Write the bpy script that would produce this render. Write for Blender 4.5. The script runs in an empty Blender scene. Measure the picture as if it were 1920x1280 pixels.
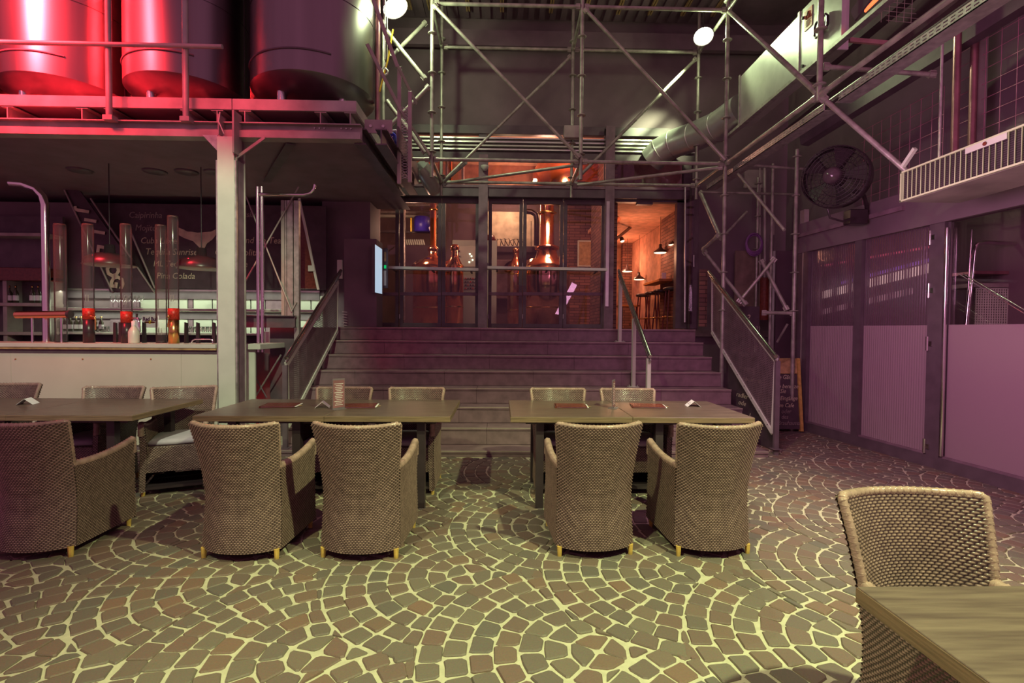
import bpy, bmesh, math, random
import numpy as np
from mathutils import Vector, Matrix
random.seed(7)
S = bpy.context.scene
COL = S.collection
PI = math.pi

# ------------------------------------------------------------------ camera
FPX, EYE = 940.0, 1.42
PITCH, YAW, ROLL = math.radians(-1.40), math.radians(-1.34), math.radians(0.45)
cam = bpy.data.cameras.new('camera'); camo = bpy.data.objects.new('camera', cam); COL.objects.link(camo)
cam.sensor_width = 36.0; cam.lens = 36.0*FPX/1920; cam.clip_start = 0.05; cam.clip_end = 200
RM = Matrix.Rotation(YAW, 3, 'Z') @ Matrix.Rotation(PI/2+PITCH, 3, 'X') @ Matrix.Rotation(ROLL, 3, 'Z')
camo.matrix_world = Matrix.Translation((0, 0, EYE)) @ RM.to_4x4()
S.camera = camo

# ------------------------------------------------------------------ light and exposure
S.view_settings.view_transform = 'Standard'; S.view_settings.look = 'None'
S.view_settings.exposure = 0.0; S.view_settings.gamma = 1.0; S.view_settings.use_curve_mapping = False
S.cycles.max_bounces = 6; S.cycles.diffuse_bounces = 2; S.cycles.glossy_bounces = 3
S.cycles.transparent_max_bounces = 12; S.cycles.transmission_bounces = 4
S.cycles.caustics_reflective = False; S.cycles.caustics_refractive = False
S.cycles.use_denoising = True
W = bpy.data.worlds.new('night'); S.world = W; W.use_nodes = True
W.node_tree.nodes['Background'].inputs[0].default_value = (0.30, 0.105, 0.185, 1)
W.node_tree.nodes['Background'].inputs[1].default_value = 1.17
GREEN = (0.82, 1.0, 0.45)
def spot(name, loc, target, power, color, angle, blend=0.5, size=0.06):
    l = bpy.data.lights.new(name, 'SPOT'); l.energy = power; l.color = color
    l.spot_size = math.radians(angle); l.spot_blend = blend; l.shadow_soft_size = size
    o = bpy.data.objects.new(name, l); COL.objects.link(o); o.location = loc
    o.rotation_euler = (Vector(target)-Vector(loc)).to_track_quat('-Z', 'Y').to_euler(); return o
def area(name, loc, target, power, color, sx, sy):
    l = bpy.data.lights.new(name, 'AREA'); l.energy = power; l.color = color
    l.shape = 'RECTANGLE'; l.size = sx; l.size_y = sy
    o = bpy.data.objects.new(name, l); COL.objects.link(o); o.location = loc
    o.rotation_euler = (Vector(target)-Vector(loc)).to_track_quat('-Z', 'Y').to_euler(); return o
def point(name, loc, power, color, r=0.05):
    l = bpy.data.lights.new(name, 'POINT'); l.energy = power; l.color = color; l.shadow_soft_size = r
    o = bpy.data.objects.new(name, l); COL.objects.link(o); o.location = loc; return o
spot('floodlight_front_right', (2.6, 0.75, 4.6), (0.75, 2.8, 0.0), 1220, GREEN, 72, 0.75)
spot('floodlight_front_left', (-2.0, -0.4, 4.8), (0.25, 2.7, 0.0), 780, GREEN, 60, 0.8)
spot('floodlight_bar', (-1.2, 1.2, 4.6), (-3.9, 5.8, 1.0), 800, (0.84, 1.0, 0.62), 44, 0.5)
spot('floodlight_scaffold', (0.9, 4.6, 5.4), (0.6, 8.0, 4.0), 16, GREEN, 90, 0.9)
_r = area('red_stage_light', (-5.9, 4.1, 6.5), (-5.3, 6.4, 4.7), 460, (1.0, 0.028, 0.040), 0.8, 1.8); _r.data.spread = math.radians(60)
_r = area('red_stage_light_low', (-4.8, 4.6, 4.7), (-4.6, 5.7, 3.85), 13, (1.0, 0.05, 0.08), 4.4, 0.3); _r.data.spread = math.radians(44)
area('bar_panel_fill', (-4.9, 8.06, 1.97), (-4.9, 8.2, 1.0), 11, (0.85, 1.0, 0.72), 4.4, 0.03)  # added fill strip that brightens the frosted panels, no real lamp
area('bar_shelf_fill', (-4.9, 8.08, 1.62), (-4.9, 8.2, 1.0), 11, (0.85, 1.0, 0.72), 4.4, 0.03)  # second added strip, brightens the lower frosted row
spot('heater_fill', (1.2, 2.4, 3.6), (3.6, 3.7, 2.7), 55, GREEN, 34, 0.6)  # added spot that gives the air heater grille its green light
area('lilac_door_fill', (1.9, 3.6, 2.3), (4.6, 4.4, 0.8), 46, (0.95, 0.45, 0.75), 1.0, 1.0)  # added mid-air fill that lifts the right glass panels

# ------------------------------------------------------------------ pixel helpers (1920x1280 frame of the photograph)
CAMP = Vector((0, 0, EYE))
def ray(px, py): return RM @ Vector(((px-960)/FPX, -(py-640)/FPX, -1.0))
def P(px, py, D):
    d = ray(px, py); return CAMP + d*(D/d.y)
def GZ(px, py, z):
    d = ray(px, py); return CAMP + d*((z-EYE)/d.z)
def PX(px, py, X):
    d = ray(px, py); return CAMP + d*(X/d.x)

# ------------------------------------------------------------------ materials
MATS = {}
def mat(name, col, rough=0.6, metal=0.0, var=0.25, scale=6.0, bump=0.0, bscale=60.0, emit=None, estr=0.0, stretch=None, spec=0.5, col2=None):
    m = bpy.data.materials.new(name); m.use_nodes = True; nt = m.node_tree; N = nt.nodes; L = nt.links
    b = N['Principled BSDF']; b.inputs['Roughness'].default_value = rough; b.inputs['Metallic'].default_value = metal
    b.inputs['Specular IOR Level'].default_value = spec
    tc = N.new('ShaderNodeTexCoord'); mp = N.new('ShaderNodeMapping'); L.new(tc.outputs['Object'], mp.inputs[0])
    if stretch: mp.inputs['Scale'].default_value = stretch
    nz = N.new('ShaderNodeTexNoise'); nz.inputs['Scale'].default_value = scale; nz.inputs['Detail'].default_value = 6
    L.new(mp.outputs[0], nz.inputs['Vector'])
    cr = N.new('ShaderNodeValToRGB'); L.new(nz.outputs['Fac'], cr.inputs[0])
    c2 = col2 if col2 else tuple(min(1, c*(1+var)) for c in col)
    c1 = tuple(c*(1-var) for c in col)
    cr.color_ramp.elements[0].position = 0.3; cr.color_ramp.elements[0].color = (*c1, 1)
    cr.color_ramp.elements[1].position = 0.7; cr.color_ramp.elements[1].color = (*c2, 1)
    L.new(cr.outputs[0], b.inputs['Base Color'])
    if bump:
        n2 = N.new('ShaderNodeTexNoise'); n2.inputs['Scale'].default_value = bscale; n2.inputs['Detail'].default_value = 4
        L.new(mp.outputs[0], n2.inputs['Vector'])
        bp = N.new('ShaderNodeBump'); bp.inputs['Strength'].default_value = bump; bp.inputs['Distance'].default_value = 0.004
        L.new(n2.outputs['Fac'], bp.inputs['Height']); L.new(bp.outputs[0], b.inputs['Normal'])
    if emit:
        b.inputs['Emission Color'].default_value = (*emit, 1); b.inputs['Emission Strength'].default_value = estr
    MATS[name] = m; return m
def glass(name, tint=(0.9, 0.9, 0.9), ior=1.45, rough=0.02, haze=0.0, hcol=(0.5, 0.5, 0.5), base=0.04):
    m = bpy.data.materials.new(name); m.use_nodes = True; nt = m.node_tree; N = nt.nodes; L = nt.links
    N.remove(N['Principled BSDF']); out = N['Material Output']
    tr = N.new('ShaderNodeBsdfTransparent'); tr.inputs[0].default_value = (*tint, 1)
    gl = N.new('ShaderNodeBsdfGlossy'); gl.inputs['Roughness'].default_value = rough
    fr = N.new('ShaderNodeFresnel'); fr.inputs[0].default_value = ior
    mx = N.new('ShaderNodeMixShader'); L.new(fr.outputs[0], mx.inputs[0]); L.new(tr.outputs[0], mx.inputs[1]); L.new(gl.outputs[0], mx.inputs[2])
    last = mx
    if haze:
        df = N.new('ShaderNodeBsdfDiffuse'); df.inputs[0].default_value = (*hcol, 1)
        nz = N.new('ShaderNodeTexNoise'); nz.inputs['Scale'].default_value = 3
        tl = N.new('ShaderNodeBsdfTranslucent'); tl.inputs[0].default_value = (*hcol, 1)
        a = N.new('ShaderNodeMixShader'); a.inputs[0].default_value = 0.4; L.new(df.outputs[0], a.inputs[1]); L.new(tl.outputs[0], a.inputs[2])
        m2 = N.new('ShaderNodeMixShader'); m2.inputs[0].default_value = haze
        L.new(mx.outputs[0], m2.inputs[1]); L.new(a.outputs[0], m2.inputs[2]); last = m2
    L.new(last.outputs[0], out.inputs['Surface']); MATS[name] = m; return m
def brickmat(name, c1, c2, mortar, scale=1.0, bw=0.5, rh=0.25, msize=0.02, axes='XZ', rough=0.8):
    m = bpy.data.materials.new(name); m.use_nodes = True; nt = m.node_tree; N = nt.nodes; L = nt.links
    b = N['Principled BSDF']; b.inputs['Roughness'].default_value = rough
    tc = N.new('ShaderNodeTexCoord'); sp = N.new('ShaderNodeSeparateXYZ'); cb = N.new('ShaderNodeCombineXYZ')
    L.new(tc.outputs['Object'], sp.inputs[0]); L.new(sp.outputs[axes[0]], cb.inputs['X']); L.new(sp.outputs[axes[1]], cb.inputs['Y'])
    br = N.new('ShaderNodeTexBrick'); L.new(cb.outputs[0], br.inputs['Vector'])
    br.inputs['Color1'].default_value = (*c1, 1); br.inputs['Color2'].default_value = (*c2, 1); br.inputs['Mortar'].default_value = (*mortar, 1)
    br.inputs['Scale'].default_value = scale; br.inputs['Brick Width'].default_value = bw; br.inputs['Row Height'].default_value = rh; br.inputs['Mortar Size'].default_value = msize
    L.new(br.outputs['Color'], b.inputs['Base Color'])
    bp = N.new('ShaderNodeBump'); bp.inputs['Strength'].default_value = 0.6; bp.inputs['Distance'].default_value = 0.01; bp.invert = True
    L.new(br.outputs['Fac'], bp.inputs['Height']); L.new(bp.outputs[0], b.inputs['Normal'])
    MATS[name] = m; return m
dark = mat('dark_painted_steel', (0.13, 0.092, 0.11), 0.45, 0.0, 0.2)
blackm = mat('black_lacquer', (0.04, 0.026, 0.032), 0.3, 0.0, 0.2)
ambientdark = mat('dark_wall', (0.21, 0.145, 0.17), 0.7, 0.0, 0.15, 2.0)
ceilm = mat('dark_ceiling', (0.22, 0.15, 0.185), 0.7, 0.0, 0.15, 3.0)
galv = mat('galvanised_steel', (0.58, 0.56, 0.52), 0.38, 0.75, 0.25, 14.0, 0.1, 90)
tubem = mat('scaffold_tube', (0.36, 0.34, 0.29), 0.36, 0.25, 0.35, 9.0, 0.15, 80)
chrome = mat('polished_steel', (0.78, 0.76, 0.74), 0.14, 1.0, 0.05)
brushed = mat('brushed_tank_steel', (0.25, 0.225, 0.22), 0.34, 1.0, 0.10, 5.0, 0.05, 20, stretch=(1, 1, 0.05))
redsteel = mat('painted_beam_steel', (0.42, 0.37, 0.34), 0.5, 0.2, 0.3, 3.0, 0.1, 50)
white = mat('white_panel', (0.72, 0.70, 0.58), 0.55, 0.0, 0.06, 2.0)
creamm = mat('cream_painted_metal', (0.62, 0.72, 0.42), 0.45, 0.0, 0.1, 4.0)
whitem = mat('white_metal', (0.70, 0.72, 0.62), 0.4, 0.1, 0.08, 4.0)
paper = mat('white_paper', (0.85, 0.83, 0.85), 0.7, 0.0, 0.03)
frost = mat('frosted_panel', (0.52, 0.55, 0.46), 0.5, 0.0, 0.15, 1.2)
leather = mat('brown_leather', (0.16, 0.035, 0.022), 0.25, 0.0, 0.3, 30, 0.2, 200)
copper = mat('copper', (0.95, 0.42, 0.22), 0.16, 1.0, 0.15, 4.0)
brass = mat('brass', (0.75, 0.48, 0.16), 0.25, 1.0, 0.1)
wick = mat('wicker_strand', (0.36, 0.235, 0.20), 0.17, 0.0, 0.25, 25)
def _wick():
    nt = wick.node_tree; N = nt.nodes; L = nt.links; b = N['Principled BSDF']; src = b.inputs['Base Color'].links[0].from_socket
    at = N.new('ShaderNodeAttribute'); at.attribute_name = 'gap_shade'
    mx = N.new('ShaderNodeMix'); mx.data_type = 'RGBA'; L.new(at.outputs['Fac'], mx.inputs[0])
    mx.inputs[6].default_value = (0.035, 0.020, 0.022, 1); L.new(src, mx.inputs[7]); L.new(mx.outputs[2], b.inputs['Base Color'])  # dark colour paints shade into the gaps between the raised strands
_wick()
yelwood = mat('yellow_wood', (0.62, 0.40, 0.10), 0.5, 0.0, 0.25, 20)
cushm = mat('cushion_cloth', (0.45, 0.38, 0.45), 0.9, 0.0, 0.1, 10)
stepm = mat('dark_stone_tile', (0.23, 0.145, 0.165), 0.42, 0.0, 0.22, 9, 0.15, 150)
nosem = mat('step_edge_strip', (0.55, 0.46, 0.40), 0.30, 0.2, 0.3, 3)
edgem = mat('oak_edge_band', (0.20, 0.13, 0.08), 0.45, 0.0, 0.35, 9, 0.2, 60, stretch=(.6, .6, 14))
mortar = mat('sandy_joint_mortar', (0.56, 0.51, 0.37), 0.9, 0.0, 0.12, 25, 0.5, 220)
alum = mat('bare_aluminium', (0.66, 0.66, 0.62), 0.32, 0.7, 0.08)
purplem = mat('matt_purple_grey', (0.24, 0.15, 0.19), 0.6)
bluep = mat('blue_plastic', (0.05, 0.03, 0.42), 0.4, 0.0, 0.2)
yelp = mat('yellow_strap', (0.85, 0.55, 0.03), 0.6)
orangew = mat('orange_plaster', (0.70, 0.36, 0.24), 0.8)
plaster = mat('white_plaster', (0.75, 0.66, 0.50), 0.8)
woodp = mat('plywood', (0.48, 0.31, 0.14), 0.6, 0.0, 0.3, 12)
redliq = mat('red_berry_filling', (0.5, 0.03, 0.015), 0.4, 0, 0.4, 60, emit=(0.9, 0.06, 0.02), estr=0.02)
chalk = mat('chalk_line', (0.70, 0.62, 0.45), 0.9)
chalkdim = mat('faint_chalk_line', (0.40, 0.32, 0.30), 0.9)
boardm = mat('blackboard', (0.085, 0.055, 0.068), 0.6)
lampglow = mat('lamp_glow', (1, 1, 1), 0.5, emit=(0.86, 1.0, 0.72), estr=9)
warmglow = mat('warm_lamp_glow', (1, 1, 1), 0.5, emit=(1.0, 0.62, 0.38), estr=2.6)
screenm = mat('lit_screen', (0.3, 0.4, 0.5), 0.3, emit=(0.50, 0.66, 0.82), estr=0.8)
greenglow = mat('green_sign_glow', (0, 0.3, 0.1), 0.4, emit=(0.0, 0.5, 0.12), estr=0.9)
redled = mat('red_led_glow', (0.5, 0, 0), 0.4, emit=(1.0, 0.02, 0.05), estr=3)
orangeneon = mat('glowing_heater_element', (0.8, 0.1, 0), 0.4, emit=(1.0, 0.16, 0.05), estr=2.2)
pane = glass('window_glass', (0.90, 0.84, 0.86), 1.45, 0.015)
tubeglass = glass('clear_tube_glass', (0.88, 0.82, 0.84), 1.3, 0.10, 0.05, (0.8, 0.8, 0.75))  # pale haze mixed into the colour so the clear towers look luminous
frostglass = glass('frosted_glass', (0.7, 0.6, 0.65), 1.4, 0.25, 0.9, (0.62, 0.44, 0.50))
ribglass = glass('ribbed_polycarbonate', (0.62, 0.5, 0.56), 1.55, 0.12, 0.42, (0.34, 0.22, 0.28))
clearacryl = glass('acrylic', (0.85, 0.82, 0.84), 1.45, 0.05, 0.35, (0.6, 0.5, 0.56))
brick_in = brickmat('ledger_stone_brick', (0.30, 0.14, 0.11), (0.16, 0.075, 0.07), (0.06, 0.03, 0.03), 1.0, 0.26, 0.07, 0.006)
brick_side = brickmat('ledger_stone_side', (0.30, 0.14, 0.11), (0.16, 0.075, 0.07), (0.06, 0.03, 0.03), 1.0, 0.26, 0.07, 0.006, 'YZ')
def wood_top(name, c1, c2):
    m = mat(name, c1, 0.30, 0.0, 0.0, 3.2, 0.12, 40, stretch=(1.2, 14, 1), col2=c2)
    return m
tabletopm = wood_top('oak_grain_laminate', (0.10, 0.066, 0.058), (0.19, 0.135, 0.108))
def stonemat():
    m = bpy.data.materials.new('porphyry_stone'); m.use_nodes = True; nt = m.node_tree; N = nt.nodes; L = nt.links
    b = N['Principled BSDF']; b.inputs['Roughness'].default_value = 0.62
    at = N.new('ShaderNodeAttribute'); at.attribute_name = 'tone'
    oi = N.new('ShaderNodeObjectInfo'); ad = N.new('ShaderNodeMath'); ad.operation = 'ADD'
    L.new(at.outputs['Fac'], ad.inputs[0]); L.new(oi.outputs['Random'], ad.inputs[1])
    fr = N.new('ShaderNodeMath'); fr.operation = 'FRACT'; L.new(ad.outputs[0], fr.inputs[0])
    cr = N.new('ShaderNodeValToRGB'); L.new(fr.outputs[0], cr.inputs[0]); e = cr.color_ramp.elements
    e[0].position = 0; e[0].color = (0.15, 0.118, 0.10, 1); e[1].position = 1; e[1].color = (0.205, 0.122, 0.09, 1)
    for p, c in ((0.25, (0.175, 0.14, 0.11)), (0.5, (0.175, 0.108, 0.09)), (0.75, (0.135, 0.115, 0.10))):
        x = e.new(p); x.color = (*c, 1)
    tc = N.new('ShaderNodeTexCoord'); nz = N.new('ShaderNodeTexNoise'); nz.inputs['Scale'].default_value = 160; nz.inputs['Detail'].default_value = 5
    L.new(tc.outputs['Object'], nz.inputs['Vector'])
    mx = N.new('ShaderNodeMix'); mx.data_type = 'RGBA'; mx.blend_type = 'MULTIPLY'; mx.inputs[0].default_value = 0.55
    L.new(cr.outputs[0], mx.inputs[6]); L.new(nz.outputs['Color'], mx.inputs[7])
    g = N.new('ShaderNodeMix'); g.data_type = 'RGBA'; g.blend_type = 'ADD'; g.inputs[0].default_value = 0.3
    L.new(mx.outputs[2], g.inputs[6]); L.new(cr.outputs[0], g.inputs[7]); L.new(g.outputs[2], b.inputs['Base Color'])
    bp = N.new('ShaderNodeBump'); bp.inputs['Strength'].default_value = 0.5; bp.inputs['Distance'].default_value = 0.003
    L.new(nz.outputs['Fac'], bp.inputs['Height']); L.new(bp.outputs[0], b.inputs['Normal'])
    return m
stonem = stonemat()

# ------------------------------------------------------------------ mesh builder
def wloc(o):
    v = Vector((0, 0, 0))
    while o is not None: v += o.location; o = o.parent
    return v
class MB:
    def __init__(s): s.v = []; s.f = []; s.sm = []
    def add(s, vs, fs, smooth=False):
        n = len(s.v); s.v += [tuple(p) for p in vs]; s.f += [tuple(n+i for i in f) for f in fs]; s.sm += [smooth]*len(fs); return s
    def box(s, x0, x1, y0, y1, z0, z1):
        return s.add([(x0,y0,z0),(x1,y0,z0),(x1,y1,z0),(x0,y1,z0),(x0,y0,z1),(x1,y0,z1),(x1,y1,z1),(x0,y1,z1)],
                     [(3,2,1,0),(4,5,6,7),(0,1,5,4),(1,2,6,5),(2,3,7,6),(3,0,4,7)])
    def cbox(s, x0, x1, y0, y1, z0, z1, c=0.004):
        # chamfered box: three nested rings
        xs=(x0,x1); ys=(y0,y1)
        def ring(i, z): return [(x0+i,y0+i,z),(x1-i,y0+i,z),(x1-i,y1-i,z),(x0+i,y1-i,z)]
        vs = ring(c,z0)+ring(0,z0+c)+ring(0,z1-c)+ring(c,z1)
        fs=[(3,2,1,0),(12,13,14,15)]
        for k in range(3):
            for i in range(4): fs.append((k*4+i,k*4+(i+1)%4,(k+1)*4+(i+1)%4,(k+1)*4+i))
        return s.add(vs,fs)
    def bar(s, a, b, w, h, up=(0,0,1)):
        a=Vector(a); b=Vector(b); d=(b-a).normalized(); u=Vector(up)
        if abs(d.dot(u))>0.98: u=Vector((0,1,0))
        r=d.cross(u).normalized(); u=r.cross(d)
        vs=[]
        for p in (a,b):
            for q,t in ((-1,-1),(1,-1),(1,1),(-1,1)): vs.append(p+r*q*w/2+u*t*h/2)
        return s.add(vs,[(3,2,1,0),(4,5,6,7),(0,1,5,4),(1,2,6,5),(2,3,7,6),(3,0,4,7)])
    def tube(s, a, b, r, n=10, r2=None):
        return s.path([a,b], r, n, r2)
    def path(s, pts, r, n=8, r2=None, closed=False):
        pts=[Vector(p) for p in pts]; m=len(pts); vs=[]; fs=[]
        u=None
        for i,p in enumerate(pts):
            if closed: d=(pts[(i+1)%m]-pts[i-1]).normalized()
            else: d=(pts[min(i+1,m-1)]-pts[max(i-1,0)]).normalized()
            if u is None:
                u=Vector((0,0,1)) if abs(d.z)<0.9 else Vector((1,0,0))
            x=d.cross(u).normalized(); u=x.cross(d).normalized()
            rr=r if r2 is None else r+(r2-r)*i/(m-1)
            for k in range(n):
                a=2*PI*k/n; vs.append(p+(x*math.cos(a)+u*math.sin(a))*rr)
        q=m if closed else m-1
        for i in range(q):
            for k in range(n):
                a=i*n+k; b=i*n+(k+1)%n; c=((i+1)%m)*n+(k+1)%n; e=((i+1)%m)*n+k
                fs.append((a,b,c,e))
        s.add(vs,fs,True)
        if not closed:
            s.add([vs[k] for k in range(n)],[tuple(range(n-1,-1,-1))]); s.add([vs[(m-1)*n+k] for k in range(n)],[tuple(range(n))])
        return s
    def lathe(s, prof, c=(0,0,0), n=24, axis=None, smooth=True):
        c=Vector(c); M=Matrix.Identity(3)
        if axis is not None: M=Vector(axis).to_track_quat('Z','Y').to_matrix()
        vs=[]; fs=[]
        for r,z in prof:
            for k in range(n):
                a=2*PI*k/n; vs.append(c+M@Vector((r*math.cos(a),r*math.sin(a),z)))
        for i in range(len(prof)-1):
            for k in range(n): fs.append((i*n+k,i*n+(k+1)%n,(i+1)*n+(k+1)%n,(i+1)*n+k))
        return s.add(vs,fs,smooth)
    def prism(s, poly, vec):
        n=len(poly); v=Vector(vec); a=[Vector(p) for p in poly]; b=[p+v for p in a]
        return s.add(a+b,[tuple(range(n-1,-1,-1)),tuple(range(n,2*n))]+[(i,(i+1)%n,n+(i+1)%n,n+i) for i in range(n)])
    def disc(s, c, axis, r, th, n=12):
        return s.lathe([(0.0001,-th/2),(r,-th/2),(r,th/2),(0.0001,th/2)],c,n,axis,False)
    def build(s, name, m, parent=None, label=None, cat=None, group=None, kind=None, fixn=True):
        me=bpy.data.meshes.new(name)
        if parent is not None: off=wloc(parent)
        elif s.v and kind!='structure':
            a=np.array(s.v); off=Vector((float((a[:,0].min()+a[:,0].max())/2), float((a[:,1].min()+a[:,1].max())/2), float(a[:,2].min())))
        else: off=Vector((0,0,0))
        me.from_pydata([(p[0]-off.x,p[1]-off.y,p[2]-off.z) for p in s.v],[],s.f)
        me.polygons.foreach_set('use_smooth', s.sm)
        if fixn and len(s.f)<4000:
            bm=bmesh.new(); bm.from_mesh(me); bmesh.ops.recalc_face_normals(bm, faces=bm.faces); bm.to_mesh(me); bm.free()
        me.materials.append(m); me.update()
        o=bpy.data.objects.new(name, me); COL.objects.link(o)
        if parent is not None: o.parent=parent
        else: o.location=off
        tag(o,label,cat,group,kind); return o
def tag(o,label=None,cat=None,group=None,kind=None):
    for k,v in (('label',label),('category',cat),('group',group),('kind',kind)):
        if v: o[k]=v
    return o
def thing(name,label,cat,loc=(0,0,0),rotz=0,group=None):
    o=bpy.data.objects.new(name,None); COL.objects.link(o); o.location=loc; o.rotation_euler=(0,0,rotz); o.empty_display_size=0.1
    return tag(o,label,cat,group)
def struct(name, loc=(0,0,0)):
    o=bpy.data.objects.new(name,None); COL.objects.link(o); o.location=loc; o['kind']='structure'; return o
def copy_tree(o,parent=None,loc=None,rotz=None,label=None,group=None):
    c=o.copy(); COL.objects.link(c)
    if parent is not None: c.parent=parent
    if loc is not None: c.location=loc
    if rotz is not None: c.rotation_euler=(0,0,rotz)
    if label: c['label']=label
    if group: c['group']=group
    for ch in list(o.children): copy_tree(ch,c)
    return c
def text(name, s, size, m, loc, parent=None, rot=None, shear=0.0, ext=0.001, align='LEFT', sx=1.0, bold=0.0):
    """flat lettering; loc = world place of the baseline start, rot = 3x3 matrix (default: faces the camera side)"""
    c=bpy.data.curves.new(name,'FONT'); c.body=s; c.size=size; c.extrude=ext; c.shear=shear; c.align_x=align; c.offset=bold; c.resolution_u=2
    t=bpy.data.objects.new(name,c); me=bpy.data.meshes.new_from_object(t); bpy.data.objects.remove(t)
    R=rot if rot is not None else Matrix.Rotation(PI/2,3,'X')
    off=wloc(parent) if parent is not None else Vector((0,0,0))
    for v in me.vertices:
        v.co=R@Vector((v.co.x*sx,v.co.y,v.co.z))+Vector(loc)-off
    me.materials.clear(); me.materials.append(m); me.name=name
    o=bpy.data.objects.new(name,me); COL.objects.link(o)
    if parent is not None: o.parent=parent
    return o
def proj(p):
    d = RM.transposed() @ (Vector(p)-CAMP)
    return 960+FPX*d.x/-d.z, 640-FPX*d.y/-d.z
def ext(px0, py0, px1, py1, D):
    xm, ym = (px0+px1)/2, (py0+py1)/2
    return P(px0, ym, D).x, P(px1, ym, D).x, P(xm, py1, D).z, P(xm, py0, D).z
def pbox(mb, px0, py0, px1, py1, D, th, c=0.0):
    x0, x1, z0, z1 = ext(px0, py0, px1, py1, D)
    return mb.cbox(x0, x1, D, D+th, z0, z1, c) if c else mb.box(x0, x1, D, D+th, z0, z1)

# ================================================================== FLOOR of fan-laid cobblestones
floor = MB().add([(-12,-3,0),(6.5,-3,0),(6.5,14,0),(-12,14,0)],[(0,1,2,3)]).build('floor', mortar, kind='structure')
def clip(poly, n, c):
    out=[]
    for i in range(len(poly)):
        a=poly[i]; b=poly[(i+1)%len(poly)]
        da=a[0]*n[0]+a[1]*n[1]-c; db=b[0]*n[0]+b[1]*n[1]-c
        if da<=0: out.append(a)
        if (da<0<db) or (db<0<da):
            t=da/(da-db); out.append((a[0]+(b[0]-a[0])*t,a[1]+(b[1]-a[1])*t))
    return out
def parea(p): return 0.5*abs(sum(p[i][0]*p[(i+1)%len(p)][1]-p[(i+1)%len(p)][0]*p[i][1] for i in range(len(p))))
def paving():
    rnd=random.Random(3)
    R, SX, SY = 0.80, 0.615, 0.72
    cs=[]
    for i in range(-12, 13):
        for j in range(-1, 8):
            cs.append((i*SX-0.17, 0.05+(2*j+(i%2))*SY/1.0*0.98, i))
    polys=[]
    for cx,cy,i in cs:
        over=[c for c in cs if c[2]>i and (c[0]-cx)**2+(c[1]-cy)**2<4*R*R]
        nr=7; dr=R/ (nr+0.2)
        for k in range(nr):
            r1=R-k*dr; r0=r1-dr; rm=(r0+r1)/2
            n=max(4,int(2*PI*rm/(0.118+rnd.uniform(-.006,.006)))); ph=rnd.random()
            for q in range(n):
                a0=(q+ph)*2*PI/n+rnd.uniform(-.05,.05)*2*PI/n; a1=(q+1+ph)*2*PI/n+rnd.uniform(-.05,.05)*2*PI/n
                am=(a0+a1)/2; mx,my=cx+rm*math.cos(am),cy+rm*math.sin(am)
                if not (1.1<my<7.6) or abs(mx)>1.12*my+0.5 or mx>(5.35 if my<4.3 else 4.75) or mx<-4.6: continue
                if (my>5.5 and -2.4<mx<3.0) or (my>5.75 and mx<0): continue
                rr=rnd.uniform(-.006,.006)
                poly=[(cx+r*math.cos(a),cy+r*math.sin(a)) for r,a in ((r0+rr,a0),(r1+rr,a0),(r1+rr,am),(r1+rr,a1),(r0+rr,a1))]
                bad=False
                for c in over:
                    dx,dy=mx-c[0],my-c[1]; d=math.hypot(dx,dy)
                    if d<R-0.045: bad=True; break
                    if d<R+0.12:
                        nx,ny=-dx/d,-dy/d
                        poly=clip(poly,(nx,ny),nx*c[0]+ny*c[1]-R)
                        if len(poly)<3: bad=True; break
                if bad or parea(poly)<0.0015: continue
                polys.append(poly)
    out=[]
    for poly in polys:
        gx=sum(p[0] for p in poly)/len(poly); gy=sum(p[1] for p in poly)/len(poly)
        # inset for the joint, then soften the corners
        j=rnd.uniform(.0055,.009); q=[]
        for p in poly:
            d=math.hypot(p[0]-gx,p[1]-gy); f=max(.5,(d-j*1.25)/d); q.append((gx+(p[0]-gx)*f+rnd.uniform(-.003,.003), gy+(p[1]-gy)*f+rnd.uniform(-.003,.003)))
        r=[]
        for i in range(len(q)):
            a=q[i]; b=q[(i+1)%len(q)]
            if math.hypot(a[0]-b[0],a[1]-b[1])<.02: r.append(((a[0]+b[0])/2,(a[1]+b[1])/2)); continue
            k_=rnd.uniform(.09,.17); r.append((a[0]*(1-k_)+b[0]*k_,a[1]*(1-k_)+b[1]*k_)); r.append((a[0]*k_+b[0]*(1-k_),a[1]*k_+b[1]*(1-k_)))
        h=.0075+rnd.uniform(-.0015,.002); tx,ty=rnd.uniform(-.02,.02),rnd.uniform(-.02,.02); n=len(r); vs=[]
        for s,z in ((1.03,-.004),(1.0,h-.005),(0.92,h)):
            for p in r:
                x,y=(p[0]-gx)*s,(p[1]-gy)*s; vs.append((gx+x,gy+y,z+(tx*x+ty*y if z>0 else 0)))
        fs=[tuple(range(2*n,3*n))]+[(k*n+i,k*n+(i+1)%n,(k+1)*n+(i+1)%n,(k+1)*n+i) for k in (0,1) for i in range(n)]
        u,w=proj((gx,gy,0)); vis=(0<u<1920 and 0<w<1285 and not (u>1600 and w>1060) and gy<4.6)
        out.append((parea(poly)/gy**3 if vis else 0, vs, fs, rnd.random()))
    out.sort(key=lambda t:-t[0]); return out
stones=paving()
for s in stones[:300]:
    o=MB().add(s[1],s[2]).build('cobblestone', stonem, floor, fixn=False)
mbs=MB(); tone=[]
for s in stones[300:]:
    mbs.add(s[1],s[2]); tone+= [s[3]]*len(s[1])
o=mbs.build('cobblestones', stonem, floor, kind='stuff', fixn=False)
o.data.attributes.new('tone','FLOAT','POINT').data.foreach_set('value', tone)

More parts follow.
